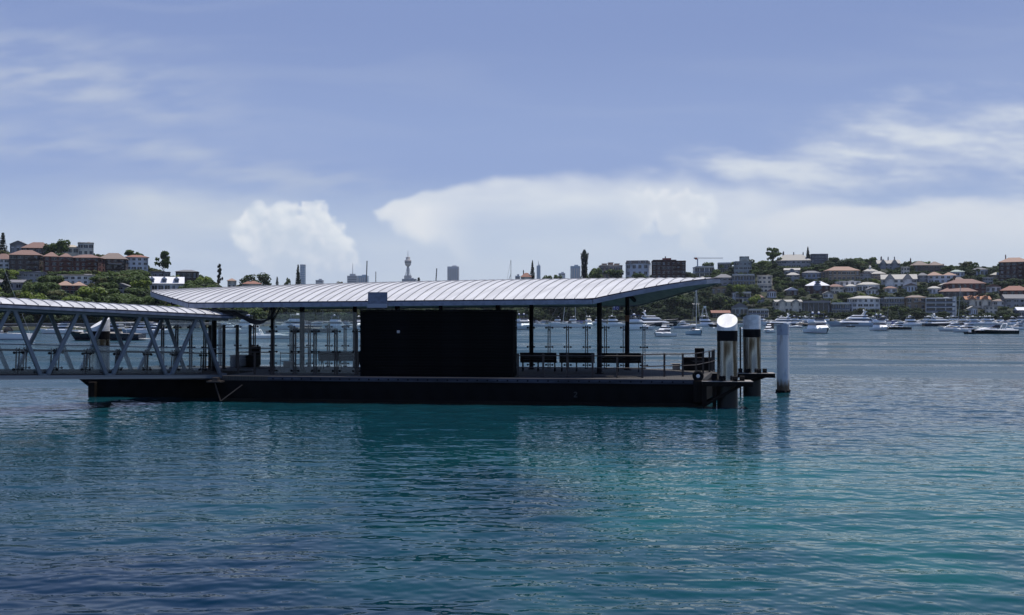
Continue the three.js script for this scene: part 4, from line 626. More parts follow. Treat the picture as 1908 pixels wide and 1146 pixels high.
// ================= gangway: covered truss bridge running down to the pontoon
{
  const t = thing('gangway_bridge', 'covered steel truss gangway with silver curved roof at left', 'gangway', [-19.98, 1.41, -42.5], Math.atan2(0.774, 0.634)); t.rotation.order = 'YZX'; t.rotation.z = -0.0405;
  const A0 = -11.8, A1 = 9.05, P = 2.96, WD = 3.0;
  for (const w of [0, WD]) {
    const front = w === 0;
    put('bottom_chord', t, bx((A0 + A1) / 2, 0.09, -w, A1 - A0, 0.17, 0.16), M.steel); put('top_chord', t, bx((A0 + A1) / 2, 2.93, -w, A1 - A0, 0.16, 0.14), M.steel);
    for (let s = -4; s <= 3; s++) { const a = s * P; if (a - 1.35 > A0) put('truss_diagonal', t, barGeo([a - 0.12, 0.12, -w], [a - 1.36, 2.88, -w], 0.15, 0.13), M.steel); if (a + 1.36 < A1) put('truss_diagonal', t, barGeo([a + 0.12, 0.12, -w], [a + 1.36, 2.88, -w], 0.15, 0.13), M.steel); put('gusset', t, bx(a, 0.2, -w + 0.005, 0.42, 0.1, 0.12), M.steel); }
    // balustrade inside the truss
    const z = front ? -0.22 : -WD + 0.22, st = 1.48; let k = 0;
    for (let a = A0 + 0.4; a < A1 - 0.2; a += st) { put('baluster', t, merge([bx(a - 0.06, 0.75, z, 0.035, 1.15, 0.07), bx(a + 0.06, 0.75, z, 0.035, 1.15, 0.07)]), M.rail); for (const y of [0.42, 1.12]) put('glass_clamp', t, clampGeo, M.dark, [a, y, z + 0.02]); if (a + st < A1) put('glass_pane', t, UNIT, M.glass, [a + st / 2, 0.84, z + (front ? 0.07 : -0.07)], [st - 0.05, 1.2, 0.012]); }
    put('hand_rail', t, rodGeo([A0, 1.22, z - 0.05], [A1, 1.22, z - 0.05], 0.03), M.rail); put('top_rail', t, bx((A0 + A1) / 2, 1.46, z + (front ? 0.07 : -0.07), A1 - A0, 0.03, 0.05), M.steel);
    put('kick_plate', t, bx((A0 + A1) / 2, 0.3, z, A1 - A0, 0.1, 0.02), M.rail);
  }
  put('floor', t, bx((A0 + A1) / 2, 0.2, -WD / 2, A1 - A0, 0.07, WD - 0.2), M.deck);
  for (let a = A0 + 0.5; a < A1; a += 1.48) { put('floor_beam', t, bx(a, 0.1, -WD / 2, 0.12, 0.13, WD - 0.18), M.steel); put('roof_beam', t, bx(a, 2.95, -WD / 2, 0.1, 0.12, WD - 0.16), M.steel); }
  roofOn(t, [[A0, -0.32], [9.15, -0.32], [11.3, 1.5], [9.15, 3.32], [A0, 3.32]], (a, w) => 3.14 + 0.3 * (1 - Math.pow(Math.abs(w - 1.5) / 1.82, 2)), { spacing: 0.51, skew: 0.1, w0: -0.3, fascia: 0.17, over: 0.03 });
  // bundle of cables slung from the gangway roof to the shelter
}
for (const [k, dx, dy, dz] of [[0, 0, 0, 0], [1, 0.07, 0.05, 0.1], [2, 0.16, 0.1, 0.22], [3, 0.27, 0.13, 0.3]])
  tag(put('service_cable', scene, tube([[-15.4, 4.32 + dy * 0.3, -49.4 - dz], [-14.5, 4.3 + dy * 0.5, -49.3 - dz], [-13.85, 4.22 + dy, -49.2 - dz], [-13.35 - dx * 0.3, 4.04 + dy, -49.2 - dz], [-12.86 + dx * 0.3, 3.79 + dy, -49.2 - dz], [-12.42 + dx * 0.2, 3.77 + dy, -49.2 - dz], [-12.1 + dx, 3.98 + dy, -49.2 - dz], [-11.95 + dx * 1.6, 4.62, -49.3 - dz]], 0.036, 48, 7), M.cable), 'black service cable hanging in a loop between gangway roof and shelter', 'cable', 'cables slung to the shelter');
// ================= houses on the hillsides
const wallCol = { white: [0.8, 0.78, 0.74], cream: [0.72, 0.65, 0.53], paleblue: [0.66, 0.68, 0.72], grey: [0.33, 0.33, 0.34], greygreen: [0.33, 0.36, 0.35], bluegrey: [0.24, 0.28, 0.35], slateblue: [0.13, 0.14, 0.17], tan: [0.34, 0.26, 0.18], pink: [0.42, 0.31, 0.27], brown: [0.085, 0.062, 0.055], redbrick: [0.13, 0.055, 0.042], darkred: [0.10, 0.036, 0.028], darkbrown: [0.062, 0.045, 0.04], brownblk: [0.06, 0.026, 0.022], greybrown: [0.15, 0.11, 0.09] };
const roofCol = { terra: [0.23, 0.14, 0.115], terra2: [0.27, 0.13, 0.095], terra3: [0.35, 0.23, 0.175], orange: [0.38, 0.19, 0.11], greybrown: [0.23, 0.18, 0.155], greyroof: [0.19, 0.19, 0.2], slate: [0.04, 0.045, 0.06], palecream: [0.44, 0.42, 0.38], creamroof: [0.5, 0.44, 0.36], whitemetal: [0.78, 0.78, 0.82], palegreen: [0.38, 0.44, 0.4] };
const wallMat = {}, roofMat = {};
for (const k in wallCol) wallMat[k] = mat(wallCol[k], 0.9, 0, { map: mottle });
for (const k in roofCol) roofMat[k] = mat(roofCol[k], 0.8, 0, { map: rep(grain, 2, 2) });
for (const k in wallMat) roofMat[k] ??= wallMat[k];
const paneMat = [mat([0.012, 0.014, 0.018], 0.12), mat([0.03, 0.035, 0.045], 0.15), mat([0.16, 0.17, 0.18], 0.4)], frameMat = mat([0.55, 0.55, 0.53], 0.7), brickFrame = mat([0.3, 0.28, 0.26], 0.8), blueGlass = mat([0.05, 0.08, 0.14], 0.15);
const hipGeo = (w, d, h, o, ridge) => { const W2 = w / 2 + o, D2 = d / 2 + o, r = Math.max(0, ridge / 2), a = [-W2, 0, D2], b = [W2, 0, D2], c = [W2, 0, -D2], e = [-W2, 0, -D2], R = [r, h, 0], L = [-r, h, 0]; return faces([...quad(a, b, R, L), ...quad(c, e, L, R), [b, c, R], [e, a, L], ...quad(a, e, c, b)]); };
const gableGeo = (w, d, h, o, along) => { const W2 = w / 2 + o, D2 = d / 2 + o; return along ? faces([...quad([-W2, 0, D2], [W2, 0, D2], [W2, h, 0], [-W2, h, 0]), ...quad([W2, 0, -D2], [-W2, 0, -D2], [-W2, h, 0], [W2, h, 0]), [[W2 - o, 0, D2], [W2 - o, 0, -D2], [W2 - o, h, 0]], [[-W2 + o, 0, -D2], [-W2 + o, 0, D2], [-W2 + o, h, 0]], ...quad([-W2, 0, D2], [-W2, 0, -D2], [W2, 0, -D2], [W2, 0, D2])]) : faces([...quad([W2, 0, D2], [W2, 0, -D2], [0, h, -D2], [0, h, D2]), ...quad([-W2, 0, -D2], [-W2, 0, D2], [0, h, D2], [0, h, -D2]), [[-W2, 0, D2 - o], [W2, 0, D2 - o], [0, h, D2 - o]], [[W2, 0, -D2 + o], [-W2, 0, -D2 + o], [0, h, -D2 + o]], ...quad([-W2, 0, D2], [-W2, 0, -D2], [W2, 0, -D2], [W2, 0, D2])]); };
const chimneyOn = (roof, x, y, h, m) => { const c = put('chimney', roof, UNIT, m, [x, y + h / 2, 0], [0.9, h, 0.9]); put('chimney_pot', roof, CYL6, m, [x, y + h + 0.3, 0], [0.5, 0.6, 0.5]); return c; };
const FRAME = merge([bx(0, 0.5 + 0.06, 0, 1.1, 0.12, 1.4), bx(0, -0.5 - 0.06, 0, 1.14, 0.12, 1.9), bx(0, 0, 0, 0.06, 1, 1.5)]);
const footprints = [];
HOUSES.forEach(([name, X, d, y0, w, h, roofType, rh, wc, rc, storeys, bays, dr, flags, label], index) => {
  const depth = clamp(w * dr, 6, 17), yaw = Math.atan2(-X, d) * 0.6 + (((index * 37) % 11) - 5) * 0.035, t = thing(name, label, /apart/.test(name) ? 'apartments' : /boat/.test(name) ? 'boathouse' : 'house', [X, y0, -d - depth / 2], yaw, flags === 'small' ? 'small houses among the right hillside trees' : undefined);
  footprints.push([X, d + depth / 2, w, depth, y0, h]);
  const wm = wallMat[wc], rm = roofMat[rc], z = depth / 2, f = (s) => flags.includes(s), brick = /brick|brown|red/.test(wc);
  put('wall', t, bx(0, h / 2 - 2, 0, w, h + 4, depth), wm);
  let roof;
  const rp = (g, x = 0, zz = 0) => put('roof', t, g, rm, [x, h + 0.002, zz]);
  if (roofType === 'hip') roof = rp(hipGeo(w, depth, rh, 0.6, w - depth * 0.9));
  else if (roofType === 'hip2') { roof = rp(hipGeo(w * 0.52, depth, rh, 0.5, w * 0.08), -w * 0.24); rp(hipGeo(w * 0.44, depth * 0.9, rh * 0.85, 0.5, w * 0.06), w * 0.27); }
  else if (roofType === 'gable') { roof = rp(gableGeo(w, depth, rh, 0.5, w > depth * 1.25)); }
  else if (roofType === 'gablefront') roof = rp(gableGeo(w, depth, rh, 0.5, true));
  else if (roofType === 'gable2') { roof = rp(gableGeo(w, depth, rh * 0.8, 0.5, true)); for (const s of [-0.26, 0.24]) { put('front_gable', t, bx(s * w, h / 2 - 1, z + 0.6, w * 0.26, h + 2, 1.2), wm); put('gable_roof', t, gableGeo(w * 0.26, 3.4, rh * 0.95, 0.4, false), rm, [s * w, h + 0.004, z - 0.3]); } }
  else if (roofType === 'mansard') { roof = put('roof', t, frustum(-w / 2 - 0.3, w / 2 + 0.3, z + 0.3, h, h + rh, 1.1, 1.1, 1.1), rm); for (const s of [-0.3, 0.1, 0.34]) { const dm = put('dormer', t, bx(s * w, h + rh * 0.45, z - 0.2, 1.8, rh * 0.75, 1.4), wm); put('dormer_window', dm, bx(s * w, h + rh * 0.45, z + 0.53, 1.2, rh * 0.5, 0.06), paneMat[0]); } }
  else { roof = put('roof', t, bx(0, h + 0.18, 0, w + 0.5, 0.35, depth + 0.5), rm); put('parapet', t, bx(0, h + 0.5, z - 0.1, w, 0.3, 0.2), rm); put('roof_plant', t, bx(w * 0.2, h + 0.75, -z * 0.3, w * 0.18, 0.8, 1.6), wm); }
  if (f('chim')) chimneyOn(roof, -w * 0.28, rh * 0.35, rh * 0.9 + 1.2, brickFrame === wm ? wm : wallMat.darkred);
  if (f('chim2')) for (const s of [-0.3, 0.02, 0.3]) chimneyOn(roof, s * w, rh * 0.5, rh * 0.5 + 1.8, wallMat.slateblue);
  // windows, storey by storey
  const sh = h / storeys, bw = w / bays, arches = f('arches');
  const skipFront = f('grid') || f('columns');
  for (let s = 0; s < storeys; s++) for (let b = 0; b < bays; b++) {
    if (skipFront) continue;
    const r = ((index * 131 + s * 17 + b * 29) % 10), wide = r < 3 || f('balc') ? 0.78 : r < 7 ? 0.52 : 0.42, hh = sh * (f('balc') ? 0.68 : 0.5), x = -w / 2 + bw * (b + 0.5), y = sh * (s + 0.52);
    const win = put('window', t, UNIT, paneMat[r === 9 ? 2 : r % 2], [x, y, z + 0.02], [bw * wide, hh, 0.1]);
    const fr = put('window_frame', t, FRAME, brick ? brickFrame : frameMat, [x, y, z + 0.02], [bw * wide, hh, 0.1]);
    if (arches) put('arch_window', t, CYL, paneMat[0], [x, y + hh / 2, z + 0.0], [bw * wide, 0.12, bw * wide], [Math.PI / 2, 0, 0]);
  }
  for (const s of [-1, 1]) for (let k = 0; k < storeys; k++) for (const q of [-0.25, 0.25]) put('side_window', t, UNIT, paneMat[(k + index) % 2], [s * (w / 2 + 0.01), sh * (k + 0.55), q * depth], [0.08, sh * 0.45, depth * 0.16]);
  if (f('balc') || f('terrace')) for (let s = 1; s < storeys + (f('terrace') ? 0 : 0.01); s++) { put('balcony_slab', t, bx(0, sh * s, z + 0.8, w * 0.96, 0.22, 1.6), frameMat); const rl = put('balcony_rail', t, bx(0, sh * s + 0.6, z + 1.55, w * 0.94, 0.85, 0.06), s % 2 ? blueGlass : frameMat); }
  if (brick && storeys > 2) for (let s = 0; s < storeys; s++) put('balcony', t, bx(w * 0.26, sh * s + sh * 0.3, z + 0.55, w * 0.26, sh * 0.34, 1.1), wm);
  if (f('awning')) put('awning', t, bx(w * 0.12, h * 0.68, z + 0.9, w * 0.5, 0.18, 1.7), mat([0.75, 0.75, 0.74], 0.8));
  if (f('dormer')) for (const s of [-0.32, 0, 0.32]) { const y = h + rh * 0.12, dm = put('dormer', t, bx(s * w, y + rh * 0.25, z * 0.62, w * 0.13, rh * 0.55, z * 0.7), wm); put('dormer_roof', dm, gableGeo(w * 0.13, z * 0.7, rh * 0.34, 0.2, false).translate(s * w, y + rh * 0.525, z * 0.62), rm); put('dormer_window', dm, bx(s * w, y + rh * 0.28, z * 0.97 + 0.02, w * 0.09, rh * 0.4, 0.06), blueGlass); }
  if (f('redtop')) { const k = put('rooftop_block', t, bx(-w * 0.05, h + 1.7, 0, w * 0.26, 3, depth * 0.5), mat([0.22, 0.05, 0.04], 0.9)); put('flue', k, bx(-w * 0.09, h + 4, 0, 0.9, 2, 0.9), wm); put('upper_storey', t, bx(-w * 0.12, h + 0.9, -0.3, w * 0.7, 1.5, depth * 0.8), wm); }
  if (f('tower')) put('lift_tower', t, bx(w * 0.1, h + 2.6, 0, w * 0.55, 5, depth * 0.5), wm);
  if (f('oculus')) put('round_window', t, new THREE.CylinderGeometry(w * 0.17, w * 0.17, 0.3, 22).rotateX(Math.PI / 2).translate(0, h * 0.85, z + 0.1), blueGlass);
  if (f('oculus2')) { const k = put('gable_tower', t, bx(w * 0.02, h + rh * 0.55, z * 0.35, w * 0.24, rh * 0.9, 2), rm); put('round_window', k, new THREE.CylinderGeometry(w * 0.085, w * 0.085, 0.2, 18).rotateX(Math.PI / 2).translate(w * 0.02, h + rh * 0.6, z * 0.35 + 1.08), paneMat[0]); }
  if (f('cupola')) { const k = put('cupola', roof, bx(0, rh + 0.7, 0, 1.6, 1.8, 1.6), wm); put('cupola_roof', k, new THREE.ConeGeometry(1.4, 1.6, 8).translate(0, rh + 2.4, 0), rm); }
  if (f('columns')) { put('loggia', t, bx(0, h * 0.46, z + 0.03, w * 0.94, h * 0.86, 0.06), paneMat[0]); for (let i = 0; i <= 5; i++) put('column', t, CYL, wallMat.grey, [w * (-0.45 + i * 0.18), h * 0.45, z + 0.5], [0.7, h * 0.92, 0.7]); put('entablature', t, bx(0, h * 0.95, z + 0.5, w, 0.8, 1.4), wallMat.grey); }
  if (f('grid')) { put('glazing', t, bx(0, h / 2, z + 0.03, w * 0.96, h * 0.96, 0.06), paneMat[0]); for (let s = 0; s <= storeys; s++) put('floor_slab', t, bx(0, s * sh, z + 0.6, w, 0.55, 1.2), frameMat); for (let i = 0; i <= 3; i++) put('fin_wall', t, bx(-w / 2 + (w * i) / 3, h / 2, z + 0.55, 0.5, h, 1.1), frameMat); for (let s = 0; s < storeys; s++) put('balcony_rail', t, bx(0, s * sh + 0.8, z + 1.1, w * 0.97, 0.9, 0.05), s ? blueGlass : frameMat); put('stair_tower', t, bx(w * 0.46, h * 0.55, z - 1, w * 0.14, h * 1.1, 4), wm); }
  if (f('terrace')) for (let i = 0; i < 3; i++) { put('upper_terrace', t, bx((i - 1) * w * 0.28, h + 0.9 + (i % 2) * 0.6, 0, w * 0.2, 1.8 + (i % 2), depth * 0.6), wm); put('pergola', t, bx((i - 1) * w * 0.28, h + 2.1 + (i % 2), 0.4, w * 0.25, 0.2, depth * 0.8), frameMat); }
});
// boat ramp van and retaining walls by the left sea wall
{
  const S = 374, t = thing('parked_van', 'white van parked on the left sea wall behind the gangway', 'van', [((222 - 954) / 1855) * S, ground(((222 - 954) / 1855) * S, S), -S], 0.4);
  put('body', t, merge([frustum(-2.3, 2.1, 0.95, 0.45, 1.2), frustum(-2.2, 1.5, 0.92, 1.2, 2.1, 0.7, 0.1, 0.12)]), mat([0.75, 0.75, 0.75], 0.35)); put('window_band', t, frustum(-2.0, 1.42, 0.925, 1.3, 1.85, 0.55, 0.1, 0.09), paneMat[0]);
  for (const [x, z] of [[-1.4, 0.9], [1.3, 0.9], [-1.4, -0.9], [1.3, -0.9]]) put('wheel', t, new THREE.CylinderGeometry(0.36, 0.36, 0.22, 14).rotateX(Math.PI / 2), M.dark, [x, 0.36, z]);
}
// ================= moored boats
const hullCol = { white: [0.82, 0.83, 0.85], white2: [0.82, 0.82, 0.82], navy: [0.008, 0.009, 0.02], blackhull: [0.007, 0.007, 0.009], paleblue: [0.36, 0.45, 0.55], blue: [0.2, 0.28, 0.42], aqua: [0.42, 0.58, 0.66], silver: [0.42, 0.48, 0.56] };
const hm = {}; for (const k in hullCol) hm[k] = mat(hullCol[k], 0.25, 0, { clearcoat: 0.5 });
const gel = mat([0.86, 0.86, 0.85], 0.35), deckW = mat([0.66, 0.64, 0.6], 0.6), tint = mat([0.010, 0.011, 0.015], 0.08), canvas = [mat([0.012, 0.013, 0.018], 0.9), mat([0.03, 0.05, 0.16], 0.9)], alloy = mat([0.6, 0.6, 0.6], 0.35, 0.8), antifoul = mat([0.012, 0.014, 0.02], 0.6), cream = mat([0.6, 0.53, 0.42], 0.6), teak = mat([0.22, 0.12, 0.06], 0.7);
function hullShape(L, B, H, rake = 0.1) {   // bow at +x
  const n = 18, row = (k) => { const t = k / n, b = (B / 2) * (t < 0.5 ? 0.92 + 0.16 * t : Math.pow(Math.cos(((t - 0.5) / 0.5) * 1.55), 0.62)), s = H * (0.86 + 0.06 * t + 0.28 * t * t), x = (y) => -L / 2 + t * L * (1 - rake) + rake * L * Math.pow(t, 3) * clamp((y + 0.3) / (s + 0.3), 0, 1); return [[s, b], [s * 0.72, b * (0.985 - 0.05 * t)], [s * 0.3, b * (0.94 - 0.22 * t * t)], [0, b * (0.84 - 0.34 * t * t)], [-0.45, b * (0.3 - 0.2 * t)]].map(([y, z]) => [x(y), y, z]); };
  const out = { top: [], low: [], deck: [], strip: [] };
  for (let k = 0; k < n; k++) { const a = row(k), b = row(k + 1); for (const s of [1, -1]) { const f = (p) => [p[0], p[1], p[2] * s], Q = (p, q, r, u) => (s > 0 ? quad(p, q, r, u) : quad(u, r, q, p)); for (let i = 0; i < 4; i++) (i < 3 ? out.top : out.low).push(...Q(f(a[i + 1]), f(b[i + 1]), f(b[i]), f(a[i]))); const w = (p, q, e) => [lerp(p[0], q[0], e), lerp(p[1], q[1], e), (lerp(p[2], q[2], e) + 0.025) * s]; out.strip.push(...Q(w(a[3], a[2], 0), w(b[3], b[2], 0), w(b[3], b[2], 0.28), w(a[3], a[2], 0.28))); } const e = (p) => [p[0], p[1] - 0.03, p[2]], E = (p) => [p[0], p[1] - 0.03, -p[2]]; out.deck.push(...quad(e(a[0]), e(b[0]), E(b[0]), E(a[0]))); }
  const a = row(0), T = a.map((p) => [p[0], p[1], -p[2]]); for (let i = 0; i < 4; i++) out.top.push(...quad(a[i], T[i], T[i + 1], a[i + 1]));
  return out;
}
const hullCache = {};
function hullOn(t, L, B, H, color, stripe) { const key = [L, B, H].join(), h = hullCache[key] ??= (() => { const s = hullShape(L, B, H); return { top: faces(s.top), low: faces(s.low), deck: faces(s.deck), strip: faces(s.strip) }; })(); put('hull', t, h.top, hm[color]); put('keel', t, h.low, antifoul); put('deck', t, h.deck, deckW); put('boot_stripe', t, h.strip, stripe ?? antifoul); }
function railOn(t, L, B, H) { const p = [[L * 0.02, H * 1.45, B * 0.46], [L * 0.25, H * 1.6, B * 0.38], [L * 0.42, H * 1.75, B * 0.16], [L * 0.47, H * 1.8, 0]], q = [...p, ...p.slice(0, 3).reverse().map(([x, y, z]) => [x, y, -z])]; put('bow_rail', t, tube(q, 0.035, 20, 4), alloy); }
function cabinOn(t, x0, x1, z, y0, y1, f, b, s, m = gel, name = 'cabin', glassLo = 0.4, glassHi = 0.86) { put(name, t, frustum(x0, x1, z, y0, y1, f, b, s), m); const L = (k) => [x0 + b * k - 0.02, x1 - f * k + 0.02, z - s * k + 0.02], a = L(glassLo), c = L(glassHi); put(name + '_windows', t, (() => { const h = y1 - y0, g = frustum(a[0], a[1], a[2], y0 + h * glassLo, y0 + h * glassHi, a[1] - c[1], c[0] - a[0], a[2] - c[2]); return g; })(), tint); }
BOATS.forEach(([kind, X, d, L, yawDeg, color, label, group], index) => {
  const t = thing(/sail/.test(kind) ? 'sailing_yacht' : kind === 'tender' ? 'tender_boat' : kind === 'super' ? 'motor_yacht' : /speed/.test(kind) ? 'speedboat' : 'motor_cruiser', label, /sail|super/.test(kind) ? 'yacht' : 'boat', [X, 0, -d], (yawDeg * Math.PI) / 180, group || undefined);
  const B = L * (kind === 'super' ? 0.2 : /sail/.test(kind) ? 0.27 : 0.31), H = kind === 'super' ? L * 0.085 : /speed/.test(kind) ? 0.085 * L : clamp(L * 0.105, 0.5, 1.6);
  hullOn(t, L, B, H, color, index % 3 ? antifoul : canvas[1]);
  if (kind !== 'tender') railOn(t, L, B, H);
  const Y = H * 0.9;
  if (kind === 'cruiser' || kind === 'canopy') {
    cabinOn(t, -L * 0.18, L * 0.3, B * 0.44, Y, Y + 0.95, L * 0.16, 0.1, 0.42, color === 'navy' ? cream : gel, 'cabin', 0.35, 0.85);
    cabinOn(t, -L * 0.22, L * 0.10, B * 0.34, Y + 0.96, Y + 1.75, L * 0.1, 0.15, 0.3, gel, 'wheelhouse', 0.25, 0.7);
    put('bimini', t, new RoundedBoxGeometry(L * 0.3, 0.1, B * 0.7, 2, 0.04), kind === 'canopy' ? canvas[0] : index % 4 === 1 ? canvas[1] : gel, [-L * 0.2, Y + 2.05, 0]); put('bimini_frame', t, merge([rodGeo([-L * 0.33, Y, B * 0.33], [-L * 0.3, Y + 2.05, B * 0.3], 0.03), rodGeo([-L * 0.33, Y, -B * 0.33], [-L * 0.3, Y + 2.05, -B * 0.3], 0.03), rodGeo([-L * 0.08, Y + 0.9, B * 0.33], [-L * 0.1, Y + 2.05, B * 0.3], 0.03), rodGeo([-L * 0.08, Y + 0.9, -B * 0.33], [-L * 0.1, Y + 2.05, -B * 0.3], 0.03)]), alloy);
    if (kind === 'canopy') put('canopy_side', t, frustum(-L * 0.34, L * 0.02, B * 0.38, Y + 0.5, Y + 2.0, 0.5, 0.2, 0.12), canvas[0]);
    put('swim_platform', t, bx(-L * 0.53, 0.28, 0, L * 0.08, 0.1, B * 0.8), deckW);
  } else if (kind === 'fly' || kind === 'flag' || kind === 'sport') {
    cabinOn(t, -L * 0.28, L * 0.26, B * 0.45, Y, Y + 1.9, L * 0.18, 0.1, 0.55, gel, 'saloon', 0.5, 0.82);
    put('foredeck_trunk', t, frustum(L * 0.16, L * 0.38, B * 0.3, Y, Y + 0.55, L * 0.1, 0, 0.15), gel);
    put('flybridge', t, frustum(-L * 0.3, L * 0.12, B * 0.42, Y + 1.91, Y + 2.65, L * 0.07, 0.1, 0.28), gel); put('fly_screen', t, frustum(-L * 0.02, L * 0.11, B * 0.36, Y + 2.66, Y + 3.1, 0.45, 0, 0.12), tint);
    put('hardtop', t, new RoundedBoxGeometry(L * 0.3, 0.13, B * 0.78, 2, 0.05), index % 3 === 2 ? canvas[1] : gel, [-L * 0.12, Y + 4.1, 0]);
    put('hardtop_posts', t, merge([[-0.25, 1], [-0.25, -1], [0.0, 1], [0.0, -1]].map(([x, s]) => rodGeo([L * x, Y + 2.6, s * B * 0.37], [L * (x + 0.02), Y + 4.05, s * B * 0.34], 0.04))), alloy);
    for (const s of [-1, 1]) put('radar_dome', t, BALL, gel, [-L * 0.14, Y + 4.45, s * B * 0.22], [0.6, 0.6, 0.6]); put('antenna', t, rodGeo([-L * 0.2, Y + 4.1, B * 0.2], [-L * 0.24, Y + 6.4, B * 0.22], 0.03, 0.015), alloy);
    if (kind === 'sport') { put('tuna_tower', t, merge([[-0.24, 1], [-0.24, -1], [0.02, 1], [0.02, -1]].map(([x, s]) => rodGeo([L * x, Y + 2.7, s * B * 0.36], [L * (x * 0.4 - 0.08), Y + 8.2, s * B * 0.12], 0.07)).concat([bx(-L * 0.1, Y + 8.2, 0, 1.5, 0.14, 1.3), bx(-L * 0.1, Y + 9.1, 0, 1.2, 0.9, 0.9), bx(-L * 0.1, Y + 5.6, 0, 1.9, 0.1, 1.8)])), gel); }
    if (kind === 'flag') { put('flag_staff', t, rodGeo([-L * 0.1, Y + 4, 0], [-L * 0.1, Y + 9.6, 0], 0.04), alloy); const fl = put('ensign', t, (() => { const g = new THREE.PlaneGeometry(3.4, 2, 10, 4).translate(1.75, 0, 0), p = g.attributes.position; for (let i = 0; i < p.count; i++) p.setZ(i, Math.sin(p.getX(i) * 2.4) * 0.22); g.computeVertexNormals(); return g; })(), mat([0.012, 0.02, 0.16], 0.8), [-L * 0.1, Y + 8.5, 0]); for (const [x, y, s] of [[0.75, 0.45, 0.34], [0.75, -0.5, 0.24], [2.5, 0.55, 0.18], [2.5, -0.6, 0.18], [2.05, 0, 0.18], [2.9, 0.1, 0.18]]) put('star', fl, new THREE.CylinderGeometry(s, s, 0.6, 7).rotateX(Math.PI / 2), M.white, [x, y, 0]); }
  } else if (kind === 'super') {
    cabinOn(t, -L * 0.34, L * 0.27, B * 0.46, Y, Y + L * 0.085, L * 0.2, -0.4, L * 0.035, gel, 'main_saloon', 0.4, 0.78);
    put('side_windows', t, frustum(-L * 0.1, L * 0.26, B * 0.505, H * 0.55, H * 0.78, L * 0.08, L * 0.02, 0.06), tint);
    cabinOn(t, -L * 0.30, L * 0.09, B * 0.33, Y + L * 0.086, Y + L * 0.145, L * 0.12, 0.5, L * 0.025, gel, 'upper_deck', 0.35, 0.72);
    put('radar_arch', t, merge([barGeo([-L * 0.2, Y + L * 0.14, B * 0.3], [-L * 0.25, Y + L * 0.21, B * 0.26], 0.4), barGeo([-L * 0.2, Y + L * 0.14, -B * 0.3], [-L * 0.25, Y + L * 0.21, -B * 0.26], 0.4), bx(-L * 0.25, Y + L * 0.21, 0, 1.4, 0.3, B * 0.56)]), gel); put('radar_mast', t, rodGeo([-L * 0.25, Y + L * 0.21, 0], [-L * 0.26, Y + L * 0.3, 0], 0.12, 0.06), alloy); put('radar_dome', t, BALL, gel, [-L * 0.22, Y + L * 0.235, 0], [0.9, 0.9, 0.9]);
    put('aft_overhang', t, bx(-L * 0.37, Y + L * 0.088, 0, L * 0.12, 0.2, B * 0.8), gel); put('swim_platform', t, bx(-L * 0.52, 0.45, 0, L * 0.06, 0.16, B * 0.8), teak);
  } else if (/speed/.test(kind)) {
    put('foredeck', t, frustum(-L * 0.05, L * 0.42, B * 0.4, Y, Y + L * 0.055, L * 0.3, 0.1, 0.3), gel);
    put('windscreen', t, frustum(-L * 0.12, L * 0.1, B * 0.36, Y + L * 0.05, Y + L * 0.115, L * 0.13, 0.1, 0.3), tint); put('arch', t, tube([[-L * 0.2, Y, B * 0.4], [-L * 0.26, Y + L * 0.13, B * 0.34], [-L * 0.26, Y + L * 0.14, 0], [-L * 0.26, Y + L * 0.13, -B * 0.34], [-L * 0.2, Y, -B * 0.4]], 0.1, 20, 5), gel);
    put('cockpit_seat', t, new RoundedBoxGeometry(L * 0.16, 0.5, B * 0.7, 2, 0.08), gel, [-L * 0.32, Y + 0.22, 0]); put('deck_rim', t, frustum(-L * 0.48, L * 0.02, B * 0.47, Y, Y + 0.22, 0, 0, 0.1), gel);
  } else if (/sail/.test(kind)) {
    cabinOn(t, -L * 0.12, L * 0.22, B * 0.28, Y, Y + 0.5, L * 0.07, 0.1, 0.12, gel, 'coach_roof', 0.25, 0.75);
    const mh = L * (kind === 'sail4' ? 1.15 : 1.32), rk = kind === 'sail' && L > 12 ? -L * 0.16 : 0;
    put('mast', t, rodGeo([L * 0.06, Y, 0], [L * 0.06 + rk, Y + mh, 0], 0.1, 0.07), kind === 'sail' && index % 2 ? mat([0.05, 0.05, 0.06], 0.5) : alloy); put('boom', t, rodGeo([L * 0.05, Y + 1.3, 0], [-L * 0.34, Y + 1.35, 0], 0.07), alloy);
    put('sail_cover', t, new THREE.CapsuleGeometry(0.22, L * 0.32, 4, 8).rotateZ(Math.PI / 2), kind === 'sail4' ? gel : canvas[index % 2], [-L * 0.15, Y + 1.55, 0]);
    put('spreaders', t, merge([rodGeo([L * 0.06 + rk * 0.62, Y + mh * 0.62, -B * 0.42], [L * 0.06 + rk * 0.62, Y + mh * 0.62, B * 0.42], 0.04)]), alloy);
    put('rigging', t, merge([rodGeo([L * 0.48, Y + 0.2, 0], [L * 0.06 + rk, Y + mh, 0], 0.02, 0.02, 4), rodGeo([-L * 0.48, Y, 0], [L * 0.06 + rk, Y + mh, 0], 0.02, 0.02, 4), rodGeo([L * 0.05, Y, B * 0.45], [L * 0.06 + rk, Y + mh, 0], 0.02, 0.02, 4), rodGeo([L * 0.05, Y, -B * 0.45], [L * 0.06 + rk, Y + mh, 0], 0.02, 0.02, 4)]), alloy);
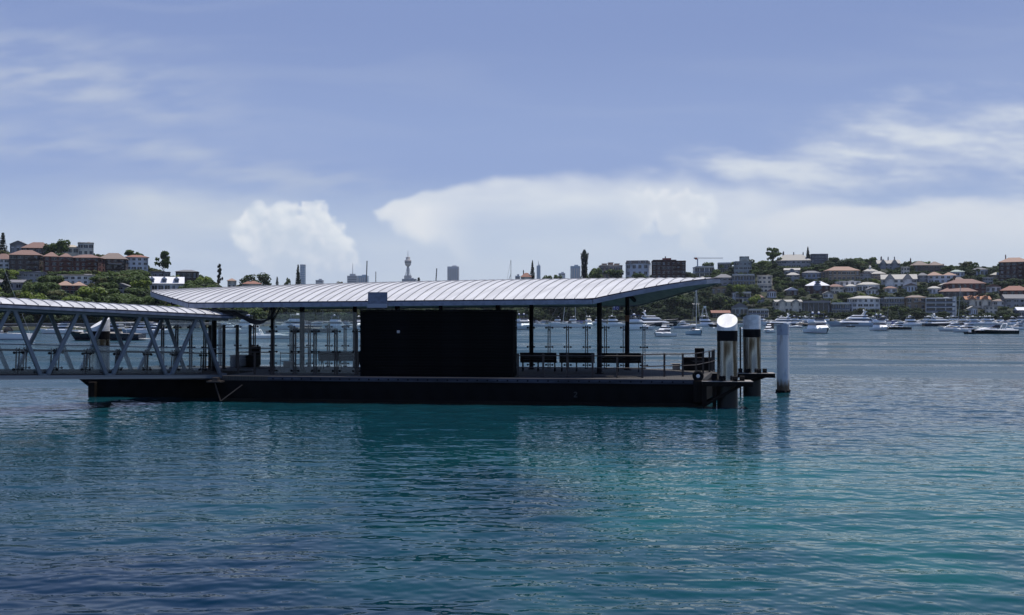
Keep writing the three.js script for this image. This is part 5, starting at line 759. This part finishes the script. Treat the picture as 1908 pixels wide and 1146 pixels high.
    put('cockpit_hood', t, new THREE.SphereGeometry(B * 0.26, 10, 6, 0, 6.2832, 0, 1.5708).translate(-L * 0.16, Y + 0.35, 0), canvas[index % 2]);
  } else { put('side_tube', t, new THREE.TorusGeometry(B * 0.4, B * 0.12, 8, 20, Math.PI).rotateX(Math.PI / 2).scale(1.6, 1, 1).translate(0, H, 0), canvas[0]); put('console', t, bx(-0.2, H + 0.35, 0, 0.5, 0.7, 0.5), gel); put('outboard', t, bx(-L * 0.52, H * 0.8, 0, 0.3, 0.7, 0.35), canvas[0]); }
});
// mooring buoys
for (const [x, y, label] of [[1330, 612, 'small pale mooring buoy left of the near steel pile'], [1382, 613, 'small pale mooring buoy between the two steel piles']]) { const d = 7420 / (y - 594), t = thing('mooring_buoy', label, 'buoy', [((x - 954) / 1855) * d, 0, -d]), s = y > 700 ? 0.14 : 0.9; put('float', t, BALL, gel, [0, s * 0.15, 0], [s, s, s]); put('ring', t, new THREE.TorusGeometry(s * 0.14, s * 0.03, 6, 12), M.dark, [0, s * 0.75, 0]); }
// ================= trees: crowns of many small leaf clumps on a tapered trunk, built once per kind at unit size (1 high, 1 wide)
const leafM = (c) => mat(c, 0.9, 0, { transmission: 0.35, thickness: 0, specularIntensity: 0.3 });
const leafMat = { dark: leafM([0.030, 0.052, 0.017]), mid: leafM([0.058, 0.094, 0.022]), olive: leafM([0.080, 0.088, 0.030]), lime: leafM([0.13, 0.18, 0.028]), pine: leafM([0.016, 0.028, 0.016]), rust: leafM([0.095, 0.075, 0.022]) }, barkMat = mat([0.07, 0.055, 0.045], 0.95);
const leafBuf = () => ({ p: [], n: [] });
function clump(buf, x, y, z, s, ox, oy, oz) {   // one small irregular leaf clump facing roughly outwards
  const v = V3(ox + rr(-0.9, 0.9), oy + rr(-0.5, 0.9), oz + rr(-0.9, 0.9)).normalize(), a = V3(rr(-1, 1), rr(-1, 1), rr(-1, 1)).cross(v).normalize(), b = v.clone().cross(a), c = V3(x, y, z), k = 5, r = [];
  for (let i = 0; i < k; i++) { const t = (i / k) * 6.283 + rr(-0.3, 0.3), q = s * rr(0.55, 1.15); r.push(c.clone().addScaledVector(a, Math.cos(t) * q).addScaledVector(b, Math.sin(t) * q * 0.75).addScaledVector(v, rr(-0.3, 0.3) * s)); }
  for (let i = 1; i < k - 1; i++) for (const w of [r[0], r[i], r[i + 1]]) { buf.p.push(w.x, w.y, w.z); buf.n.push(v.x, v.y, v.z); }
}
const leafGeo = (buf) => { const g = new THREE.BufferGeometry(); g.setAttribute('position', new THREE.BufferAttribute(new Float32Array(buf.p), 3)); g.setAttribute('normal', new THREE.BufferAttribute(new Float32Array(buf.n), 3)); return g; };
function crownBlobs(buf, blobs, total, size, flat = 1) { const sum = blobs.reduce((s, b) => s + b[3] * b[3], 0); for (const [bx_, by, bz, r] of blobs) { const n = Math.round((total * r * r) / sum); for (let i = 0; i < n; i++) { const u = rr(-0.75, 1), t = rr(0, 6.283), q = Math.sqrt(1 - u * u), e = r * Math.pow(rnd(), 0.22); clump(buf, bx_ + Math.cos(t) * q * e, by + u * e * flat, bz + Math.sin(t) * q * e, size * rr(0.7, 1.3), Math.cos(t) * q, u + 0.2, Math.sin(t) * q); } } }
function limbs(base, tips, r0) { return tips.map(([x, y, z]) => rodGeo(base, [x, y, z], r0, r0 * 0.35, 5)); }
const treeKinds = {
  tree: (k) => { const b = leafBuf(), blobs = [[0, 0.62, 0, 0.27]]; const n = 7 + k; for (let i = 0; i < n; i++) { const t = (i / n) * 6.283 + rr(-0.4, 0.4), q = rr(0.16, 0.36); blobs.push([Math.cos(t) * q, rr(0.36, 0.84), Math.sin(t) * q, rr(0.12, 0.21)]); } crownBlobs(b, blobs, 760, 0.058, 0.85); return [b, merge([rodGeo([0, -0.12, 0], [0, 0.5, 0], 0.035, 0.02, 6), ...limbs([0, 0.28, 0], blobs.slice(1, 6).map((q) => q.slice(0, 3)), 0.016)])]; },
  round: () => { const b = leafBuf(), blobs = [[0, 0.5, 0, 0.36]]; for (let i = 0; i < 14; i++) { const t = rr(0, 6.283), q = rr(0.2, 0.4); blobs.push([Math.cos(t) * q, rr(0.35, 0.82) - q * 0.3, Math.sin(t) * q, rr(0.11, 0.18)]); } crownBlobs(b, blobs, 1100, 0.042, 0.95); return [b, rodGeo([0, -0.1, 0], [0, 0.4, 0], 0.05, 0.03, 6)]; },
  umbrella: () => { const b = leafBuf(), blobs = []; for (let i = 0; i < 13; i++) { const t = rr(0, 6.283), q = Math.sqrt(rnd()) * 0.4; blobs.push([Math.cos(t) * q, 0.86 - q * 0.55 + rr(-0.08, 0.05), Math.sin(t) * q, rr(0.08, 0.14)]); } crownBlobs(b, blobs, 620, 0.045, 0.6); return [b, merge([rodGeo([0, -0.1, 0], [0, 0.45, 0], 0.04, 0.026, 6), ...limbs([0, 0.4, 0], blobs.map((q) => q.slice(0, 3)), 0.014)])]; },
  sparse: () => { const b = leafBuf(), blobs = []; for (let i = 0; i < 17; i++) { const t = rr(0, 6.283), y = rr(0.45, 0.95), q = rr(0.1, 0.46) * (1.15 - y * 0.55); blobs.push([Math.cos(t) * q, y, Math.sin(t) * q, rr(0.10, 0.17)]); } crownBlobs(b, blobs, 620, 0.055, 0.5); return [b, merge([rodGeo([0, -0.1, 0], [0.02, 0.85, 0], 0.026, 0.01, 6), ...blobs.map((q) => rodGeo([0, q[1] - 0.18, 0], q.slice(0, 3), 0.011, 0.004, 4))])]; },
  pine: (k, col = 0, gap = 0.06) => { const b = leafBuf(); for (let y = 0.16; y < 0.99; y += gap) { const R = col ? 0.5 * (y < 0.9 ? 0.62 + 0.38 * Math.sin(y * 9) * 0.3 : (1 - y) * 6) : 0.5 * Math.pow(1 - y, 0.75) + 0.02, m = Math.round(5 + R * 14); for (let i = 0; i < m; i++) { const t = (i / m) * 6.283 + y * 40, len = R * rr(0.75, 1.1); for (let f = 0.3; f <= 1.01; f += 0.18) clump(b, Math.cos(t) * len * f, y + f * 0.02 + rr(-0.006, 0.006), Math.sin(t) * len * f, 0.05 + 0.02 * rnd(), Math.cos(t) * 0.4, 0.8, Math.sin(t) * 0.4); } } return [b, rodGeo([0, -0.08, 0], [0, 0.98, 0], 0.026, 0.006, 6)]; },
  palm: () => { const b = leafBuf(); for (let i = 0; i < 22; i++) { const t = (i / 22) * 6.283 * 2.6, up = rr(-0.2, 0.9); for (let f = 0.12; f <= 1; f += 0.11) { const q = 0.5 * f; clump(b, Math.cos(t) * q, 0.86 + up * 0.2 * f - 0.22 * f * f, Math.sin(t) * q, 0.085, 0, 1, 0); } } return [b, rodGeo([0, -0.05, 0], [0.02, 0.87, 0], 0.045, 0.03, 6)]; },
};
treeKinds.norfolk = (k) => treeKinds.pine(k, 0, 0.055); treeKinds.norfolk2 = (k) => treeKinds.pine(k, 1, 0.035); treeKinds.bunya = (k) => { const b = leafBuf(), blobs = []; for (let i = 0; i < 26; i++) { const y = rr(0.25, 0.95), q = rr(0.1, 0.46) * Math.pow(1.05 - y, 0.6), t = i * 2.4; blobs.push([Math.cos(t) * q, y, Math.sin(t) * q, rr(0.06, 0.11)]); } crownBlobs(b, blobs, 520, 0.05, 0.45); return [b, merge([rodGeo([0, -0.1, 0], [0, 0.96, 0], 0.03, 0.008, 6), ...blobs.map((q) => rodGeo([0, q[1] - 0.04, 0], q.slice(0, 3), 0.012, 0.005, 4))])]; }; treeKinds.lime = treeKinds.tree;
const protos = {};
function proto(kind, variant) { return protos[kind + variant] ??= (() => { const [b, trunk] = treeKinds[kind](variant); return [leafGeo(b), trunk]; })(); }
function plant(kind, variant, leaf, X, y, d, h, w, label, group, name) {
  const [crown, trunk] = proto(kind, variant), t = thing(name ?? { pine: 'pine_tree', norfolk: 'pine_tree', norfolk2: 'pine_tree', bunya: 'pine_tree', palm: 'palm_tree' }[kind] ?? 'tree', label, 'tree', [X, y, -d], rr(0, 6.283), group);
  t.scale.set(w, h, w); put('crown', t, crown, leafMat[leaf]); put('trunk', t, trunk, barkMat); return t;
}
TREES.forEach(([kind, X, d, y, h, w, label], i) => plant(kind, i % 3, /pine|norfolk|bunya/.test(kind) ? 'pine' : kind === 'lime' ? 'lime' : /rusty/.test(label) ? 'rust' : /bright/.test(label) ? 'lime' : kind === 'round' ? 'dark' : 'mid', X, y, d, h, w, label));
// hillside trees, kept clear of the house fronts
const clearOf = (X, d, h, w) => { for (const [hx, hd, hw, hdep, hy, hh] of footprints) { if (Math.abs(X - hx) < hw / 2 + w * 0.4 && Math.abs(d - hd) < hdep / 2 + w * 0.4) return false; if (d < hd && d > hd - 75) { const b = (X / d) * hd, gap = Math.abs(b - hx); if (gap < hw * 0.42 + w * 0.3) { const top = (ground(X, d) + h - 4) / d, want = (hy + hh * 0.42 - 4) / hd; if (top > want) return false; } } } return true; };
const zones = [   // bearing range, how deep up the slope, how many, height range, kinds, label, group
  [-120, 420, 120, 92, 7, 12, ['mid', 'mid', 'lime', 'olive', 'dark', 'mid'], 'leafy tree in the dense wood below the houses on the left shore', 'left shore wood'],
  [-60, 330, 260, 26, 6, 9, ['dark', 'mid', 'olive'], 'garden tree among the houses on the left hillside', 'left hillside garden trees'],
  [330, 700, 190, 42, 8, 13, ['dark', 'mid', 'olive'], 'tree on the low shore behind the left half of the shelter', 'trees behind the left of the shelter'],
  [700, 1010, 170, 26, 9, 13, ['dark', 'mid'], 'tree on the low ridge behind the middle of the shelter', 'trees behind the middle of the shelter'],
  [960, 1345, 100, 62, 10, 16, ['dark', 'dark', 'mid'], 'dark leafy tree in the wood behind the right end of the shelter', 'wood behind the right of the shelter'],
  [1330, 2010, 230, 98, 7, 13, ['dark', 'mid', 'lime', 'olive', 'dark', 'mid', 'dark'], 'garden tree among the houses on the right hillside', 'right hillside garden trees'],
  [1640, 1990, 60, 14, 8, 12, ['dark', 'dark', 'mid'], 'dark waterfront tree above the marina at right', 'waterfront trees above the marina'],
];
for (const [b0, b1, deep, count, h0, h1, leaves, label, group] of zones) {
  let made = 0;
  for (let k = 0; k < count * 14 && made < count; k++) { const b = rr(b0, b1), S = shoreAt(b)[0], d = S + 5 + deep * Math.pow(rnd(), 0.85), X = ((b - 954) / 1855) * d; let h = rr(h0, h1), w = h * rr(0.85, 1.25); if (!clearOf(X, d, h, w)) { h *= 0.6; w *= 0.6; if (!clearOf(X, d, h, w)) continue; } plant('tree', made % 4, leaves[made % leaves.length], X, ground(X, d) - 0.4, d, h, w, label, group); made++; }
}
// the undergrowth and the rest of the wood, past what can be counted
function mass(name, label, kind, variant, leaf, count, b0, b1, deep, h0, h1, seaGap = 4) {
  const m = new THREE.InstancedMesh(proto(kind, variant)[0], leafMat[leaf], count), M4 = new THREE.Matrix4(), q = new THREE.Quaternion(); let n = 0;
  for (let k = 0; k < count * 12 && n < count; k++) { const b = rr(b0, b1), S = shoreAt(b)[0], d = S + seaGap + deep * Math.pow(rnd(), 0.8), X = ((b - 954) / 1855) * d, h = rr(h0, h1), w = h * rr(1.0, 1.6); if (!clearOf(X, d, h * 0.8, w * 0.7)) continue; q.setFromAxisAngle(V3(0, 1, 0), rr(0, 6.283)); m.setMatrixAt(n++, M4.compose(V3(X, ground(X, d) - h * 0.25, -d), q, V3(w, h, w))); }
  m.count = n; m.name = numbered(name); m.castShadow = m.receiveShadow = true; scene.add(m); tag(m, label, null, null, 'stuff');
}
mass('undergrowth', 'low shrubs over the left hillside', 'tree', 0, 'mid', 1500, -420, 700, 240, 2.5, 5);
mass('undergrowth', 'dark shrubs over the left hillside', 'tree', 1, 'dark', 1100, -420, 700, 240, 2.5, 5.5);
mass('undergrowth', 'low shrubs over the right hillside', 'tree', 2, 'mid', 2300, 960, 2700, 240, 2.5, 5);
mass('undergrowth', 'dark shrubs over the right hillside', 'tree', 3, 'dark', 3200, 900, 2700, 240, 2.5, 6);
mass('woodland', 'mass of trees behind the right end of the shelter', 'tree', 1, 'dark', 260, 930, 1350, 170, 8, 14);
mass('woodland', 'mass of trees along the left shore', 'tree', 2, 'mid', 520, -420, 470, 130, 6, 10);
mass('woodland', 'mass of trees on the low land in the middle', 'tree', 3, 'dark', 240, 380, 1000, 200, 7, 11);
mass('waterfront_shrubs', 'shrubs along the right waterfront above the sea wall', 'tree', 0, 'dark', 700, 960, 2700, 22, 2.5, 6, 2);
mass('waterfront_shrubs', 'shrubs along the left waterfront above the sea wall', 'tree', 1, 'dark', 420, -150, 960, 18, 2.5, 6, 2);
mass('woodland', 'trees between the houses of the right hillside', 'tree', 0, 'mid', 640, 1330, 2700, 250, 5, 10);
mass('woodland', 'dark trees between the houses of the right hillside', 'tree', 2, 'dark', 640, 1330, 2700, 250, 5, 10);
mass('woodland', 'trees between the houses of the left hillside', 'tree', 0, 'olive', 260, -150, 520, 280, 5, 9);
// ================= the city skyline, several kilometres away
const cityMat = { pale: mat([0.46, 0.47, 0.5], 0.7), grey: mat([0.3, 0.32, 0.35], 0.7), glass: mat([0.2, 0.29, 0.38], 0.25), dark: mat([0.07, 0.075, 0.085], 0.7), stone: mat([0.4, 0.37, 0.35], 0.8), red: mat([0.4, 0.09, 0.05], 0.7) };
const cityAt = (x, d) => [((x - 954) / 1855) * d, 9, -d], hOf = (y, d) => 4 + ((594 - y) / 1855) * d - 9;
function block(label, x0, x1, yTop, d, m, { fins = 0, floors = 0, step, mast } = {}) {
  const t = thing('city_tower', label, 'tower', cityAt((x0 + x1) / 2, d)), w = ((x1 - x0) / 1855) * d, h = hOf(yTop, d);
  put('shaft', t, bx(0, h / 2, 0, w, h, w * 0.9), m);
  for (let i = 0; i < fins; i++) put('fin', t, bx(-w / 2 + (w * (i + 0.5)) / fins, h / 2 - 4, w * 0.45, (w / fins) * 0.45, h - 10, 2), cityMat.stone);
  for (let i = 0; i < floors; i++) put('window_band', t, bx(0, h - 6 - i * 11, w * 0.451, w * 0.92, 3.2, 0.8), cityMat.dark);
  if (step) put('upper_block', t, bx(0, h + step / 2, 0, w * 0.55, step, w * 0.5), m);
  if (mast) put('mast', t, rodGeo([0, h, 0], [0, h + mast, 0], 2, 0.8, 6), cityMat.grey);
  put('plant_room', t, bx(w * 0.1, h + 2.5, 0, w * 0.4, 5, w * 0.4), m);
  return t;
}
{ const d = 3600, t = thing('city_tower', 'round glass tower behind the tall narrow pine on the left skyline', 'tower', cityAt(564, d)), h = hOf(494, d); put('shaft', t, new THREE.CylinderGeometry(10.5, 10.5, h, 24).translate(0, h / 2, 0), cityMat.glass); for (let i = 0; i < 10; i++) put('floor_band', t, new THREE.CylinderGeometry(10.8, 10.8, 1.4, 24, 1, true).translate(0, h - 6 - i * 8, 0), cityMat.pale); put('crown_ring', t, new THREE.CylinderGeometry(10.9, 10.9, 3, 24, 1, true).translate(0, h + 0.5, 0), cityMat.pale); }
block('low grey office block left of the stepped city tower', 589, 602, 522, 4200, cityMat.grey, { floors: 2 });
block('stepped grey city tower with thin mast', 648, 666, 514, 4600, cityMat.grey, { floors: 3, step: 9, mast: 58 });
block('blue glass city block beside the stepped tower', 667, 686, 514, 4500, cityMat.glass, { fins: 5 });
{
  const d = 4900, t = thing('observation_tower', 'tall slender observation tower with golden turret and spire', 'tower', cityAt(760, d)), y = (p) => hOf(p, d), ring = (pts) => new THREE.LatheGeometry(pts.map(([r, p]) => new THREE.Vector2(r, y(p))), 20);
  put('shaft', t, ring([[4.6, 530], [4.2, 495]]), cityMat.grey); put('turret', t, ring([[4.5, 497], [11, 495], [15, 492.5], [16.5, 487], [17, 485.5], [16, 484.6], [10.5, 484.2], [10.5, 479.6], [8.5, 478.6], [4, 478.4]]), cityMat.stone);
  put('turret_windows', t, ring([[16.4, 489.8], [16.95, 487.6]]), cityMat.dark); put('spire', t, ring([[1.6, 478.6], [1.1, 471], [0.4, 466]]), cityMat.grey);
  for (let i = 0; i < 12; i++) { const a = (i / 12) * 6.283; put('stay_cable', t, rodGeo([Math.cos(a) * 13, y(514), Math.sin(a) * 13], [Math.cos(a) * 4.4, y(496), Math.sin(a) * 4.4], 0.5, 0.5, 4), cityMat.grey); }
  put('podium', t, bx(0, y(513.5) / 2, 0, 34, y(513.5), 30), cityMat.stone);
}
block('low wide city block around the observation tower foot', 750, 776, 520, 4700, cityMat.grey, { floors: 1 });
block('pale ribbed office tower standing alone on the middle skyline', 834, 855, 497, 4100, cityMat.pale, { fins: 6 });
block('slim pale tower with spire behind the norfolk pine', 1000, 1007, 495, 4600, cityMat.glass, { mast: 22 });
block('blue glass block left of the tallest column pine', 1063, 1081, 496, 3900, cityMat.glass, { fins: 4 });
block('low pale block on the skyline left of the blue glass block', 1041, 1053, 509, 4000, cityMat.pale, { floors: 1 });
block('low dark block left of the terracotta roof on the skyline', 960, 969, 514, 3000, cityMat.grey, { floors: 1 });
// cranes and masts
function mastThing(name, label, cat, x, yTop, lean, d, r) { const t = thing(name, label, cat, cityAt(x, d)), h = hOf(yTop, d); put('mast', t, rodGeo([0, 0, 0], [lean, h, 0], r, r * 0.8, 6), cityMat.dark); put('cab', t, bx(-r, h * 0.42, 0, r * 5, r * 4, r * 4), cityMat.dark); return t; }
mastThing('crane', 'dark upright crane jib right of the stepped city tower', 'crane', 680, 486, 6, 3000, 2.2);
mastThing('light_mast', 'thin grey mast right of the upright crane jib', 'mast', 700, 506, 0, 1800, 0.9);
mastThing('crane', 'dark leaning crane jib left of the ribbed tower', 'crane', 808, 500, 8, 2600, 1.9);
{ const t = mastThing('crane', 'lattice crane with long sloping jib on the middle skyline', 'crane', 952, 484, 0, 2600, 0.9), h = hOf(484, 2600); put('jib', t, barGeo([0, h * 0.75, 0], [-14, h * 0.52, 0], 1.1), cityMat.dark); put('stay', t, rodGeo([0, h, 0], [-14, h * 0.52, 0], 0.25), cityMat.dark); }
{ const d = 1150, t = thing('crane', 'white lattice tower crane with red cab above the right ridge', 'crane', [((1300 - 954) / 1855) * d, 40, -d]), h = 4 + ((594 - 482) / 1855) * d - 40; put('tower', t, bx(0, h / 2, 0, 1.2, h, 1.2), cityMat.pale); const g = []; for (let i = 0; i < 14; i++) { const a = i * 2.1, b = a + 2.1; g.push(barGeo([a, h, 0], [b, h + 1.2, 0], 0.16), barGeo([a, h + 1.2, 0], [b, h, 0], 0.16), barGeo([a, h, 0], [b, h, 0], 0.2), barGeo([a, h + 1.2, 0], [b, h + 1.2, 0], 0.2)); } put('jib', t, merge(g), mat([0.6, 0.55, 0.52], 0.6)); put('cab', t, bx(-1.6, h + 0.2, 0, 2.6, 2.4, 1.4), cityMat.red); put('counterweight', t, bx(-3.4, h + 0.6, 0, 1.4, 1.4, 1.4), cityMat.dark); }
scene.fog = new THREE.FogExp2(new THREE.Color(0.72, 0.8, 0.92), 0.00004);
renderer.render(scene, camera);
